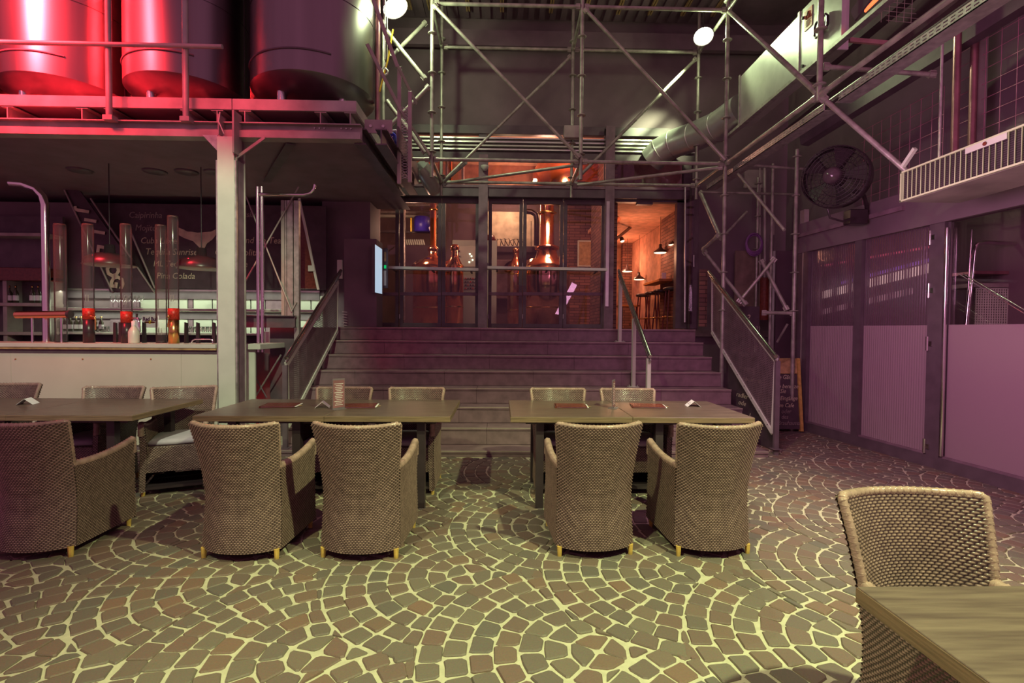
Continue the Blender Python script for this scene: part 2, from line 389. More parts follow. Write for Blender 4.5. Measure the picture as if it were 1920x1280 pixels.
# ================================================================== STAIRS
ZL, XL, XR = 1.435, -2.50, 3.02
D1, TD, RH, KH = 5.52, 0.31, 0.195, 0.07
stairs=thing('staircase','wide dark stone-tiled staircase of eight steps up to the glass doors','stairs',(0.3,5.52,0))
for k in range(8):
    z1=KH+RH*k; z0=0 if k==0 else z1-RH; y0=D1+TD*k
    xl=XL+ (0.0 if k else 0); xr=XR
    yb=y0+TD+0.02 if k<7 else 9.0
    MB().box(xl+.01,xr-.01,y0+.03,yb if k==7 else y0+TD+.05,z0+(0 if k==0 else -.02),z1-.03).build('step_core', stepm, stairs)
    x=xl; i=0; offs=[0.55,1.15,0.8,1.0][k%4]
    while x<xr-.01:
        x2=min(xr, x+(offs if i==0 else 1.2))
        if xr-x2<.2: x2=xr
        MB().cbox(x+.0015,x2-.0015,y0+.012,y0+.03,z0+.002,z1-.034,.002).build('riser_tile', stepm, stairs)
        MB().cbox(x+.0015,x2-.0015,y0,(y0+TD+.008) if k<7 else 9.0,z1-.03,z1,.003).build('tread_tile', stepm, stairs)
        MB().box(x+.0015,x2-.0015,y0-.003,y0+.006,z1-.006,z1+.0015).build('nosing_strip', nosem, stairs)
        x=x2; i+=1
# ================================================================== WINDOW WALL (folding glass leaves) at depth 9
DW=9.0
zt=P(940,372,DW).z
def leaf(n, px0, px1, side=True, rail=True):
    w=struct('window_%d'%n)
    x0,x1,_,_=ext(px0,480,px1,520,DW); f=.065
    m=MB()
    for a,b in ((x0+.004,x0+f),(x1-f,x1-.004)): m.cbox(a,b,DW,DW+.06,ZL+.01,zt,.004)
    m.build('stile', dark, w)
    MB().cbox(x0+f,x1-f,DW,DW+.06,ZL+.01,ZL+.085,.004).build('bottom_rail', dark, w)
    MB().cbox(x0+f,x1-f,DW,DW+.06,zt-.09,zt,.004).build('top_rail', dark, w)
    zc=P((px0+px1)/2,551,DW).z
    MB().cbox(x0+.01,x1-.01,DW-.012,DW+.01,zc-.03,zc+.03,.004).build('crossbar', purplem, w)
    MB().box(x0+f,x1-f,DW+.028,DW+.034,ZL+.08,zt-.08).build('pane', pane, w)
    if side:
        for py in (372,497,593):
            p=P(px0 if n!=2 else px1,py,DW-.012); MB().tube(p-Vector((0,0,.04)),p+Vector((0,0,.04)),.008,8).build('hinge', alum, w)
    return w
for n,(a,b) in enumerate(((749,828),(828,898),(915,980),(980,1056),(1056,1134)),1): leaf(n,a,b)
w=leaf(6,690,748,False)
# open doorway
d=struct('door_1'); m=MB()
pbox(m,1268,372,1290,616,DW-.02,.12,.004); m.build('door_frame', dark, d)
m=MB(); pbox(m,1150,364,1290,379,DW-.02,.12,.004); pbox(m,1195,378,1224,383,DW-.02,.1); m.build('door_head', dark, d)
m=MB(); pbox(m,1296,340,1309,616,DW-.35,.12,.004); m.build('open_leaf_frame', dark, d)
m=MB(); m.tube(P(1285,350,8.55),P(1284,604,8.55),.016,10); m.build('leaf_edge_profile', alum, d)
x0,x1,_,_=ext(1285,480,1300,500,8.6); MB().box(x0,x1,8.62,8.63,ZL+.1,zt).build('pane', pane, d)
m=MB(); m.tube(P(1301,478,8.62),P(1301,500,8.62),.012,8); m.build('door_handle', alum, d)
# steel columns of the facade
for i,(a,b,t,m_) in enumerate(((897,914,290,dark),(1134,1151,236,dark))):
    c=struct('trim_%d'%(i+1)); m=MB()
    x0,x1,z0,z1=ext(a,t,b,616,DW-.14); m.cbox(x0,x1,DW-.16,DW-.12,ZL+.005,z1,.003); m.cbox(x0,x1,DW-.02,DW+.04,ZL+.005,z1,.003); m.box((x0+x1)/2-.012,(x0+x1)/2+.012,DW-.12,DW-.02,ZL+.005,z1)
    m.build('steel_column', purplem, c)
x0,x1,_,_=ext(1137,400,1143,500,DW-.2)
m=MB(); m.box(x0,x1,DW-.175,DW-.162,P(1140,575,DW).z,P(1140,382,DW).z); m.build('lit_side_strip', alum, bpy.data.objects['trim_2'])  # pale strip stands in for the lit side of the column
m=MB(); x0,x1,_,_=ext(690,357,1300,357,DW); m.cbox(x0,x1,DW-.12,DW+.08,zt+.0,P(960,352,DW).z,.005)
tr=struct('trim_3'); m.build('head_beam', dark, tr)
m=MB(); m.cbox(x0,x1,DW-.14,DW-.11,P(960,356,DW).z,P(960,352,DW).z+.01,.003); m.build('beam_flange', purplem, tr)
# long light rail across the leaves
rail=thing('leaning_rail','long pale green wooden leaning rail across the folding glass doors','rail',(0,8.7,2.5))
for a,b in ((724,897),(914,1137)):
    m=MB(); p=P(a,502,8.72); q=P(b,506,8.72); m.bar(p,q,.16,.045); m.build('rail_board', whitem if b<900 else whitem, rail)
    for t in (.08,.5,.92):
        s=p.lerp(q,t); MB().bar(s+Vector((0,.0,-.03)),s+Vector((0,.27,-.03)),.03,.02).build('bracket', dark, rail)
# clerestory above
cl=struct('window_7'); m=MB()
zb=P(960,350,DW).z; z2=P(960,298,DW).z; z3=P(960,236,DW).z
for px in (760,905,1145,1290):
    x=P(px,300,DW).x; m.cbox(x-.07,x+.07,DW,DW+.1,zb,z3,.004)
m.build('mullion', dark, cl)
m=MB(); m.cbox(x0,x1,DW-.01,DW+.08,P(960,296,DW).z-.02,P(960,286,DW).z,.004); m.build('transom', dark, cl)
m=MB(); m.cbox(x0,x1+.2,DW-.02,DW+.1,P(960,252,DW).z,z3,.004); m.build('upper_beam', dark, cl)
for i in range(4):
    za=P(960,282-7*i,DW).z
    MB().bar((x0,DW-.02+.0,za),(x1,DW-.02,za),.06,.026).build('louvre_slat', alum if i!=1 else whitem, cl)
MB().box(x0,x1,DW+.09,DW+.095,P(960,290,DW).z,P(960,255,DW).z).build('louvre_back', ambientdark, cl)
MB().box(x0,x1,DW+.05,DW+.056,zb,P(960,294,DW).z).build('pane', pane, cl)
# small lamp head under the transom
# ================================================================== WALLS and CEILING
MB().box(P(690,200,DW).x,P(1296,200,DW).x,DW+.1,DW+.2,z3-.02,6.95).build('wall_back', ambientdark, kind='structure')
MB().box(-12.5,P(690,200,DW).x,DW+.1,DW+.2,0,6.95).build('wall_back_left', ambientdark, kind='structure')
zr=P(1400,400,DW).z
MB().box(P(1296,200,DW).x,6.2,DW+.1,DW+.2,0,6.95).build('wall_back_right', ambientdark, kind='structure')
MB().box(-12.5,-12.4,4.5,DW+.2,0,6.95).build('wall_left', ambientdark, kind='structure')
ceil=struct('ceiling')
MB().box(-12.5,6.2,6.9,DW+.2,6.95,7.0).build('ceiling_sheet', ceilm, ceil)
for i in range(34):
    x=-2.4+i*.19; m=MB(); m.box(x,x+.10,7.9,DW,6.90,6.95); m.build('corrugation_rib', ceilm, ceil)
for px in (727,762,801,875,941,1036,1104,1167,1229,1293,1352):
    p=P(px,8,8.4); m=MB(); m.box(p.x-.03,p.x-.005,8.05,8.75,6.86,6.90); m.box(p.x+.01,p.x+.035,8.05,8.75,6.86,6.90); m.build('slotted_strip', woodp, ceil)
m=MB(); m.box(-2.6,5,8.85,8.95,6.35,6.62); m.build('truss_beam', ceilm, ceil)
# ================================================================== INTERIOR behind the glass
room=struct('wall_brewery')
XB0,XB1=-3.2,2.12
MB().box(XB0,XB1,13.0,13.1,ZL,5.3).build('rear_wall', ambientdark, room)
x0,x1,z0,z1=ext(904,397,1012,466,12.7); MB().box(x0,x1,12.7,12.75,z0,z1).build('white_plaster_field', plaster, room)
x0,x1,z0,z1=ext(740,280,1140,345,12.0); MB().box(x0,x1,12.0,12.05,z0,z1+.3).build('upper_plaster_field', orangew, room)
MB().box(XB0-.1,XB0,9.22,13.1,ZL,5.3).build('side_wall', ambientdark, room)
MB().box(XB1-.06,XB1,9.15,11.5,ZL,5.3).build('partition', brick_side, room)
MB().box(XB0,5.2,9.22,13.1,5.3,5.4).build('brewery_ceiling', orangew, room)
MB().box(XB0,6.2,9.02,14.6,ZL-.12,ZL-.004).build('floor_inside', stepm, room)
pcol=P(1095,400,12.2).x
MB().box(P(1052,400,12.4).x,P(1135,400,12.4).x+.3,12.4,12.5,ZL,4.6).build('stone_pier', brick_in, room)
MB().box(XB1+.06,5.2,11.0,11.1,3.86,5.3).build('upper_plaster', plaster, room)
rest=struct('wall_restaurant')
MB().box(XB1,4.6,14.4,14.5,ZL,3.8).build('end_wall', orangew, rest)
MB().box(XB1+.02,5.2,9.14,14.5,3.78,3.86).build('restaurant_ceiling', orangew, rest)
x0,x1,_,_=ext(1167,460,1221,600,13.6)
MB().box(x0,x1,13.6,13.8,ZL,3.77).build('stone_pier', brick_in, rest)
xr_=3.42
MB().box(xr_,xr_+.15,9.12,10.7,ZL,3.77).build('stone_wall', brick_side, rest)
MB().box(xr_+.15,xr_+.3,10.7,14.4,ZL,3.77).build('side_wall', orangew, rest)
x0,x1,z0,z1=ext(1221,468,1243,600,12.2); MB().box(x0,x1,12.2,12.3,ZL,z1).build('wood_panel', woodp, rest)
MB().box(4.5,4.6,9.12,14.5,ZL,3.8).build('outer_wall', orangew, rest)
point('restaurant_light_a', (2.75,10.6,3.0), 26, (1.0,.42,.22), .1)
point('restaurant_light_b', (3.0,12.8,3.1), 30, (1.0,.42,.22), .1)
point('brewery_light_a', (0.2,12.0,4.4), 40, (1.0,.62,.36), .15)
point('brewery_light_b', (0.9,10.0,4.6), 55, (1.0,.50,.34), .15)
point('brewery_light_c', (-1.8,10.2,3.4), 22, (1.0,.62,.40), .1)
# ================================================================== WICKER CHAIR
def weave(mb, f, Lu, Lv, flip=False, bead=.0225, row=.0105, amp=.0058, su=4, sv=3, mask=None):
    """f(U,V)->(N,3) array in metres along the sheet; real over-and-under strands"""
    nu=max(2,int(round(Lu/bead*2))); nv=max(2,int(round(Lv/row)))
    U=np.linspace(0,1,nu*su//2+1); V=np.linspace(0,1,nv*sv+1)
    u,v=np.meshgrid(U,V,indexing='ij')
    p=f(u,v); e=1e-3
    du=f(np.clip(u+e,0,1),v)-f(np.clip(u-e,0,1),v); dv=f(u,np.clip(v+e,0,1))-f(u,np.clip(v-e,0,1))
    n=np.cross(du,dv); n/=np.maximum(1e-9,np.linalg.norm(n,axis=-1,keepdims=True))
    if flip: n=-n
    a=u*nu/2; b=v*nv; j=np.floor(b+1e-6); fr=b-j
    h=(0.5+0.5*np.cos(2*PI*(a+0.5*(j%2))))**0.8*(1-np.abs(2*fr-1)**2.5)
    p=p+n*(h*amp)[...,None]
    a_,b_=p.shape[0],p.shape[1]; off=len(mb.v)
    mb.v+= [tuple(x) for x in p.reshape(-1,3).tolist()]
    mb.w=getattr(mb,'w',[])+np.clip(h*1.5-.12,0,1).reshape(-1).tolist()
    idx=np.arange(a_*b_).reshape(a_,b_)+off
    q=np.stack([idx[:-1,:-1],idx[1:,:-1],idx[1:,1:],idx[:-1,1:]],-1).reshape(-1,4)
    if flip: q=q[:,::-1]
    mb.f+= [tuple(x) for x in q.tolist()]; mb.sm+=[True]*len(q)
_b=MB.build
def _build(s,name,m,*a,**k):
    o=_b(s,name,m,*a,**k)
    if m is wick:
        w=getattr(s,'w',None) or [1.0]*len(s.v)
        o.data.attributes.new('gap_shade','FLOAT','POINT').data.foreach_set('value',w)
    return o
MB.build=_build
def arr(x,y,z): return np.stack(np.broadcast_arrays(x,y,z),-1).astype(float)
ZT=.838
def halfw(z): return .236+.030*(np.clip(.35-z,0,1)/.35)**1.0*.4+.034*(np.clip(z-.40,0,1)/.42)**1.5
def backy(z): return -.255-.025*(np.clip(.3-z,0,1)/.3)-.105*(np.clip(z-.38,0,1)/.48)**1.4
CV=.095
def back_pt(u,v,z0=.062,off=0.0):
    s=2*u-1; top=ZT+.010*np.abs(s)**3; z=z0+(top-z0)*v; w=halfw(z)-off
    x=s*w; y=backy(z)+CV*(np.abs(s)**2.3)+off*1.0
    return arr(x,y,z)
FY=.33
def armz(t): return .565+.045*t**1.5-.012*np.sin(PI*t)
def side_pt(sgn,off=0.0,z0=.062,fy=FY):
    def f(u,v):
        z=z0+(armz(u)-z0)*v; w=halfw(z)-off; yb=backy(z)+CV+off
        return arr(sgn*(w+.012*np.sin(PI*u)*(z/.6)), yb+(fy-yb)*u, z)
    return f
def make_chair(name='wicker_armchair'):
    t=thing(name,'x','chair')
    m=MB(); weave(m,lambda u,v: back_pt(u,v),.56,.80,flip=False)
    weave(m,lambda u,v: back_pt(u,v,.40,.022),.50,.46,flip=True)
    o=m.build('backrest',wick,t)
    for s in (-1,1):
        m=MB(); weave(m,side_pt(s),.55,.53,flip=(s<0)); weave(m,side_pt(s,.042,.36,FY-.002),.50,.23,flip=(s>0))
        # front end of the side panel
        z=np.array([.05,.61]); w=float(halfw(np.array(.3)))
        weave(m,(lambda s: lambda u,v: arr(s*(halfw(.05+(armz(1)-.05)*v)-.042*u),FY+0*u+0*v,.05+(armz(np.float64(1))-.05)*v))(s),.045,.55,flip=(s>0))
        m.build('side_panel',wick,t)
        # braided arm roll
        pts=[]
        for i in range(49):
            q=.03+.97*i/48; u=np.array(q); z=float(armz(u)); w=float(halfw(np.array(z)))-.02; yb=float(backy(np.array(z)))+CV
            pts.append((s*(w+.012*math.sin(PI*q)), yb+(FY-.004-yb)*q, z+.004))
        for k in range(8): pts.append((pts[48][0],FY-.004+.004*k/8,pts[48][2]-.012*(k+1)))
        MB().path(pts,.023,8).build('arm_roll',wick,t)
        braid(pts,.0245,t)
    pts=[]
    for i in range(41):
        u=np.array(i/40); p=back_pt(u,np.array(1.0),.05,.014); pts.append(tuple(p))
    e0=[tuple(back_pt(np.array(0.0),np.array(q),.05,.014)) for q in np.linspace(.64,.99,11)]
    e1=[tuple(back_pt(np.array(1.0),np.array(q),.05,.014)) for q in np.linspace(.99,.64,11)]
    full=e0+pts[1:-1]+e1
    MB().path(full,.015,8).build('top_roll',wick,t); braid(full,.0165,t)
    # seat, apron and cushion
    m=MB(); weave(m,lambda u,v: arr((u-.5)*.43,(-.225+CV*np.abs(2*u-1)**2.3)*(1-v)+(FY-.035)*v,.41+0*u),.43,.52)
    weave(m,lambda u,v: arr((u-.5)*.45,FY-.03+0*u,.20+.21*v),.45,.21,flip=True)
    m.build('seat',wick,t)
    m=MB(); n=12; prof=[]
    def rr(i,z): return [(-.190+i,-.11+i,z),(-.10,-.185+i,z),(.10,-.185+i,z),(.190-i,-.11+i,z),(.197-i,.05,z),(.190-i,.28-i,z),(0,.292-i,z),(-.190+i,.28-i,z),(-.197+i,.05,z)]
    vs=[]; rings=((.02,.415),(.0,.425),(.0,.452),(.02,.466),(.10,.470))
    for i,z in rings: vs+=rr(i,z)
    fs=[tuple(range(8,-1,-1)),tuple(range(36,45))]
    for k in range(4):
        for i in range(9): fs.append((k*9+i,k*9+(i+1)%9,(k+1)*9+(i+1)%9,(k+1)*9+i))
    m.add(vs,fs,True); m.build('cushion',cushm,t)
    m=MB()
    zz=.052
    hw=float(halfw(np.array(zz)))
    m.box(-hw+.03,hw-.03,-.14,FY-.02,.06,.08); m.build('base_frame',blackm,t)
    for sx in (-1,1):
        for y in (-.195,.285):
            MB().lathe([(.0001,0),(.013,0),(.017,.070),(.0001,.070)],(sx*(hw-.020),y,0),8,None,False).build('leg',yelwood,t)
    return t
def braid(pts,r,t):
    # raised slanting wraps around a roll, joined as one cover
    P_=[Vector(p) for p in pts]; m=MB(); L=0; seg=[]
    for a,b in zip(P_,P_[1:]): seg.append((L,(b-a).length,a,b)); L+=(b-a).length
    n=int(L/.012)
    for i in range(n):
        s=(i+.5)*L/n
        for s0,l,a,b in seg:
            if s0<=s<=s0+l+1e-9: break
        c=a.lerp(b,(s-s0)/l); d=(b-a).normalized(); x=d.cross(Vector((0,0,1)));
        if x.length<.2: x=d.cross(Vector((0,1,0)))
        x.normalize(); y=x.cross(d); ring=[]
        for k in range(7):
            an=2*PI*k/7; sl=.006*math.sin(an+ (PI if i%2 else 0)); ring.append(c+(x*math.cos(an)+y*math.sin(an))*r+d*sl)
        vs=[]; fs=[]
        for k in range(7):
            p=ring[k]; rad=(p-c).normalized()
            vs+= [p-d*.0045-rad*.003, p+rad*.0015, p+d*.0045-rad*.003]
        for k in range(7):
            k2=(k+1)%7
            fs+=[(3*k,3*k2,3*k2+1,3*k+1),(3*k+1,3*k2+1,3*k2+2,3*k+2)]
        m.add(vs,fs,True)
    m.build('braided_edge',wick,t)
chair0=make_chair()
used=[False]
def place_chair(px,D,rz,label,group=None,X=None):
    x=P(px,700,D).x if X is None else X
    if not used[0]:
        used[0]=True; chair0.location=(x,D,0); chair0.rotation_euler=(0,0,rz); chair0['label']=label
        if group: chair0['group']=group
        return chair0
    return copy_tree(chair0,loc=(x,D,0),rotz=rz,label=label,group=group)
G1='wicker armchairs around the dining tables'
place_chair(481,3.27,-.05,'wicker armchair seen from behind at left end of the middle table',G1)
place_chair(693,3.27,-.05,'wicker armchair seen from behind at right end of the middle table',G1)
place_chair(1106,3.30,.06,'wicker armchair seen from behind at left end of the right table',G1)
place_chair(1316,3.30,.06,'wicker armchair seen from behind at right end of the right table',G1)
place_chair(110,3.30,0.0,'dim wicker armchair at the left photo edge, back to viewer',G1)
place_chair(630,4.55,PI,'wicker armchair behind the middle table, left one below the stair railing',G1)
place_chair(773,4.55,PI,'wicker armchair behind the middle table, right one in front of the steps',G1)
place_chair(1052,4.55,PI,'wicker armchair behind the right table, left one',G1)
place_chair(1190,4.55,PI,'wicker armchair behind the right table, right one near centre handrail',G1)
place_chair(178,4.52,PI+.08,'wicker armchair behind the left table in front of white bar panel',G1)
place_chair(338,4.56,PI+.42,'turned wicker armchair at the far right corner of the left table',G1)
place_chair(-25,4.72,PI+.05,'wicker armchair just cut by the left photo edge behind the left table',G1)
place_chair(0,1.46,PI+.02,'brightly lit wicker armchair at the foreground table, facing the viewer',G1,X=1.455)

# ================================================================== TABLES
def make_table(w,dp):
    t=thing('dining_table','x','table')
    m=MB(); m.cbox(-w/2+.002,w/2-.002,-dp/2+.002,dp/2-.002,.744,.75,.0015); m.build('table_top',tabletopm,t)
    m=MB(); m.cbox(-w/2,w/2,-dp/2,dp/2,.706,.7475,.002); m.build('edge_band',edgem,t)
    m=MB(); m.box(-w/2+.12,w/2-.12,-dp/2+.12,dp/2-.12,.672,.708); m.build('under_frame',blackm,t)
    for sx in (-1,1):
        for sy in (-1,1):
            x,y=sx*(w/2-.23),sy*(dp/2-.12)
            MB().cbox(x-.03,x+.03,y-.03,y+.03,.012,.708,.005).build('leg',blackm,t)
            MB().lathe([(.0001,0),(.036,0),(.036,.014),(.0001,.014)],(x,y,0),10,None,False).build('foot',dark,t)
    return t
W_,DP=.925,.90
tab=make_table(W_,DP); tab.name='dining_table'
def put(t,x,y,label,first=False,rz=0):
    if first: t.location=(x,y,0); t['label']=label; t['group']='wood-grain table tops'; t.rotation_euler=(0,0,rz); return t
    return copy_tree(t,loc=(x,y,0),label=label,rotz=rz,group='wood-grain table tops')
yc=3.82+DP/2
xa=GZ(354,781,.75).x; xb=GZ(957.4,780.5,.75).x; xl=GZ(243.7,779.5,.75).x
put(tab,xa+.5*.975,yc,'left half of the middle wooden dining table',True)
tab2=make_table(.925,DP)
wl=(GZ(601,783,.75).x-xa)
tab.scale=(wl/W_,1,1)
def tb(x0,x1,label):
    c=copy_tree(tab,loc=((x0+x1)/2,yc,0),label=label,rotz=0); c.scale=((x1-x0)/W_,1,1); return c
for c_ in list(tab2.children): bpy.data.objects.remove(c_)
bpy.data.objects.remove(tab2)
tab.location=(xa+wl/2-.0015,yc,0)
tb(xa+wl+.0015,GZ(843,783,.75).x,'right half of the middle wooden dining table, under the dark menu')
xm=GZ(1185,781,.75).x
tb(xb,xm-.0015,'left half of the right wooden dining table, with open brown menu')
tb(xm+.0015,GZ(1407,780,.75).x,'right half of the right wooden dining table, with tent card at its end')
tb(xl-.93,xl,'dim wooden table at far left, its right half with the free corner')
tb(xl-1.87,xl-.9315,'dim wooden table at far left, half cut by the photo edge')
c=copy_tree(tab,loc=(.955+.45,1.285-.45,0),label='foreground wooden table in the lower right photo corner',rotz=0); c.scale=(1,1,1)

# ------------------------------------------------------------------ things on the tables
def quadmap(px,py,z): return GZ(px,py,z)
def menu(px,py,w,d,rz,label,m_=leather,sheet=True,group='menu folders on the tables'):
    p=GZ(px,py,.75); t=thing('menu_folder',label,'menu',(p.x,p.y,.7505),0,group)
    R=Matrix.Rotation(rz,3,'Z')
    def bx_(m,x0,x1,y0,y1,z0,z1,tw=0):
        n=len(m.v); m.cbox(x0,x1,y0,y1,z0,z1,.001); 
        for i in range(n,len(m.v)): m.v[i]=tuple(R@Vector(m.v[i])+Vector((p.x,p.y,.7505)))
    m=MB(); bx_(m,-w/2,w/2,-d/2,d/2,.001,.004); m.build('back_cover',m_,t)
    m=MB(); bx_(m,-w/2,w/2,-d/2,d/2,.010,.0135); m.build('front_cover',m_,t)
    m=MB(); bx_(m,-w/2-.004,-w/2+.006,-d/2,d/2,.001,.0135); m.build('spine',m_,t)
    m=MB(); bx_(m,-w/2+.008,w/2+.012,-d/2+.006,d/2-.006,.0045,.0095); m.build('pages',paper,t)
    m=MB(); bx_(m,w/2-.02,w/2+.035,-.03,.0,.0045,.006); m.build('ribbon',woodp,t)
    o=text('lettering','BRAUHAUS' if False else '',.02,brass,(0,0,0),t) if False else None
    return t
menu(527,761,.28,.20,.10,'brown menu folder at left on the middle table',group=None)
menu(672,762,.30,.20,.12,'dark red menu folder right of the upright menu card',group=None)
menu(1070,762,.27,.20,-.06,'brown leather menu folder at left on the right table',group=None)
menu(1214,762,.28,.20,-.14,'reddish leather menu folder in the middle of the right table',group=None)
def tent(px,py,z,rz,label):
    p=GZ(px,py,z); t=thing('tent_card',label,'card',(p.x,p.y,z+.0005)); R=Matrix.Rotation(rz,3,'Z')
    w,h,b=.115,.05,.058
    m=MB(); prof=[(-b,0),(0,h),(b,0),(b-.002,0),(0,h-.002),(-b+.002,0)]
    vs=[R@Vector((y,x,zz))+Vector((p.x,p.y,z+.0005)) for x in (-w/2,w/2) for y,zz in prof]
    vs=[R@Vector((yy,xx,zz))+Vector((p.x,p.y,z+.0005)) for xx in (-w/2,w/2) for yy,zz in prof]
    m.add(vs,[(0,1,4,5),(1,2,3,4),(11,10,7,6),(10,9,8,7),(0,6,7,1),(1,7,8,2),(5,4,10,11),(4,3,9,10),(0,5,11,6),(2,8,9,3)])
    m.build('folded_card',paper,t)
    # two thin printed lines on the slope that faces the viewer's side
    m=MB()
    for k,(a,c) in enumerate(((.35,.7),(.55,.5))):
        yy=b*(1-a); zz=h*a+.0008
        vs=[R@Vector((-yy+dy,xx,zz+dz))+Vector((p.x,p.y,z+.0005)) for xx,dy,dz in ((-w/2*c,0,0),(w/2*c,0,0),(w/2*c,.003,.0026),(-w/2*c,.003,.0026))]
        m.add(vs,[(0,1,2,3)])
    m.build('printed_lines',purplem,t)
tent(605,763,.75,.25,'white tent card lying left of the upright menu card, middle table')
tent(1299,761,.75,-.15,'white tent card at the right end of the right table')
tent(52,757,.75,.35,'white tent card on the dim left table')
def stand(px,py,ang,label,h=.245):
    p=GZ(px,py,.75); t=thing('menu_stand',label,'sign holder',(p.x,p.y,.7505)); u=Vector((math.cos(ang),math.sin(ang),0)); n=Vector((-u.y,u.x,0)); z0=.7505
    m=MB(); c=Vector((p.x,p.y,z0)); m.bar(c-u*.055+Vector((0,0,.002)),c+u*.055+Vector((0,0,.002)),.075,.004); m.build('acrylic_base',clearacryl,t)
    m=MB(); c2=c+Vector((0,0,h/2+.004)); m.bar(c2-Vector((0,0,h/2)),c2+Vector((0,0,h/2)),.105,.005,up=n); m.build('acrylic_plate',clearacryl,t)
    rt=u
    m=MB(); vs=[c+rt*a*.048-n*s*.0035+Vector((0,0,b)) for s in (1,) for a,b in ((-1,.015),(1,.015),(1,h-.01),(-1,h-.01))]
    m.add([*vs],[(0,1,2,3)]); m.build('printed_sheet',MATS['card_print'],t)
    m=MB(); nn=-n
    for i in range(13):
        zz=.035+i*.0145; w=(.034,.026,.038,.02,.03)[i%5]
        m.add([c+nn*.0042+rt*a*w+Vector((0,0,zz+b)) for a,b in ((-1,0),(1,0),(1,.004),(-1,.004))],[(0,1,2,3)])
    m.build('printed_lines',paper,t)
mat('card_print',(0.30,0.12,0.14),0.5)
stand(635,767,.75,'upright acrylic menu card on the middle table, left of two',.25)
stand(1150,765,1.15,'narrow edge-on acrylic menu card on the right table',.24)
# ================================================================== STEEL PLATFORM with tanks (left)
DP_=5.60
zdeck=P(300,182,DP_).z; ztop=P(300,203,DP_).z; zj=P(300,229,DP_).z; zbe=P(300,258,DP_).z
xe=P(668,210,DP_).x
pf=thing('steel_platform','raised steel platform carrying the tanks, edge lit red','platform',(-4,DP_,zbe))
def slab(m,x0,x1): m.cbox(x0,x1,DP_,DP_+.03,ztop,zdeck,.003)
m=MB(); slab(m,-9.8,P(435,190,DP_).x-.004); m.build('fascia_plate',redsteel,pf)
m=MB(); slab(m,P(435,190,DP_).x+.004,xe); m.build('fascia_plate',redsteel,pf)
m=MB(); m.box(xe-.03,xe,DP_+.03,7.6,ztop,zdeck); m.build('side_fascia',redsteel,pf)
MB().box(-9.8,xe-.03,DP_+.03,8.6,ztop+.02,ztop+.06).build('deck_plate',ceilm,pf)
def ibeam_y(m,x,y0,y1,z0,z1,w=.10,t=.010):
    m.box(x-w/2,x+w/2,y0,y1,z1-t,z1); m.box(x-w/2,x+w/2,y0,y1,z0,z0+t); m.box(x-t/2,x+t/2,y0,y1,z0+t,z1-t)
def ibeam_x(m,y,x0,x1,z0,z1,w=.12,t=.012):
    m.box(x0,x1,y-w/2,y+w/2,z1-t,z1); m.box(x0,x1,y-w/2,y+w/2,z0,z0+t); m.box(x0,x1,y-t/2,y+t/2,z0+t,z1-t)
for px in (-480,-330,-170,12,152,202,348,406,458,600,656):
    x=P(px,215,DP_).x; m=MB(); ibeam_y(m,x,DP_+.01,8.5,zj+.0,ztop-.002,.13 if px!=202 else .1); m.build('joist',redsteel,pf)
m=MB(); y0=DP_-.02
m.box(-9.8,xe+.06,y0-.03,y0+.10,zj-.012,zj); m.box(-9.8,xe+.06,y0-.03,y0+.10,zbe,zbe+.012); m.box(-9.8,xe+.06,y0+.03,y0+.045,zbe+.012,zj-.012)
m.build('edge_channel',redsteel,pf)
MB().box(-9.8,xe+.06,y0-.035,y0-.028,zbe,zbe+.075).build('lower_flange',redsteel,pf)
for xx in (xe+.03,xe+.26):
    m=MB(); ibeam_y(m,xx,DP_+.05,7.75,zbe-.02,zj-.01,.13,.014); m.build('side_beam',dark,pf)
m=MB(); m.box(xe+.34,xe+.36,DP_+.5,7.6,zj-.05,zj+.20); m.build('kick_plate',dark,pf)
for y in (5.75,7.3):
    m=MB(); m.box(xe+.05,xe+.36,y,y+.014,zj-.02,zj+.13); m.build('gusset_plate',redsteel,pf)
    for dx in (.12,.26): MB().disc((xe+dx,y-.006,zj+.055),(0,1,0),.018,.014,6).build('bolt',galv,pf)
for i in range(6): MB().disc((P(590+9*(i%3)+50*(i//3),238,DP_).x,y0+.02,zj-.035),(0,1,0),.009,.012,6).build('bolt',galv,pf)
# soffit bracing
m=MB(); m.bar((P(545,262,5.7).x,5.7,zbe-.01),(P(500,262,7.2).x,7.2,zbe-.01),.1,.01); m.build('soffit_brace',dark,pf)
MB().box(-9.8,xe,DP_+.1,8.9,zbe+.03,zbe+.04).build('soffit_sheet',ceilm,pf)
for px in (150,290,350,405):
    q=P(px,310,6.9); MB().lathe([(.0001,0),(.13,0),(.15,.02),(.0001,.02)],(q.x,q.y,zbe+.01),18).build('soffit_disc',dark,pf)
# railing posts on the platform edge
rl=thing('platform_railing','red lit tubular guard railing on the platform edge before the tanks','railing',(-3.5,5.5,zj))
for px in (-240,-90,204,348):
    x=P(px,150,5.5).x; m=MB(); m.tube((x,5.50,zj-.02),(x,5.50,6.0),.030,12); m.box(x-.05,x+.05,5.47,5.56,zj-.03,zj+.02); m.build('post',redsteel,rl)
xr2=P(417,84,5.46).x
m=MB(); m.tube((-9.5,5.46,P(200,83,5.46).z),(xr2,5.46,P(200,83,5.46).z),.024,10); m.build('middle_rail',redsteel,rl)
m=MB(); m.tube((-9.5,5.46,6.0),(-3,5.46,6.0),.024,10); m.build('top_rail',redsteel,rl)
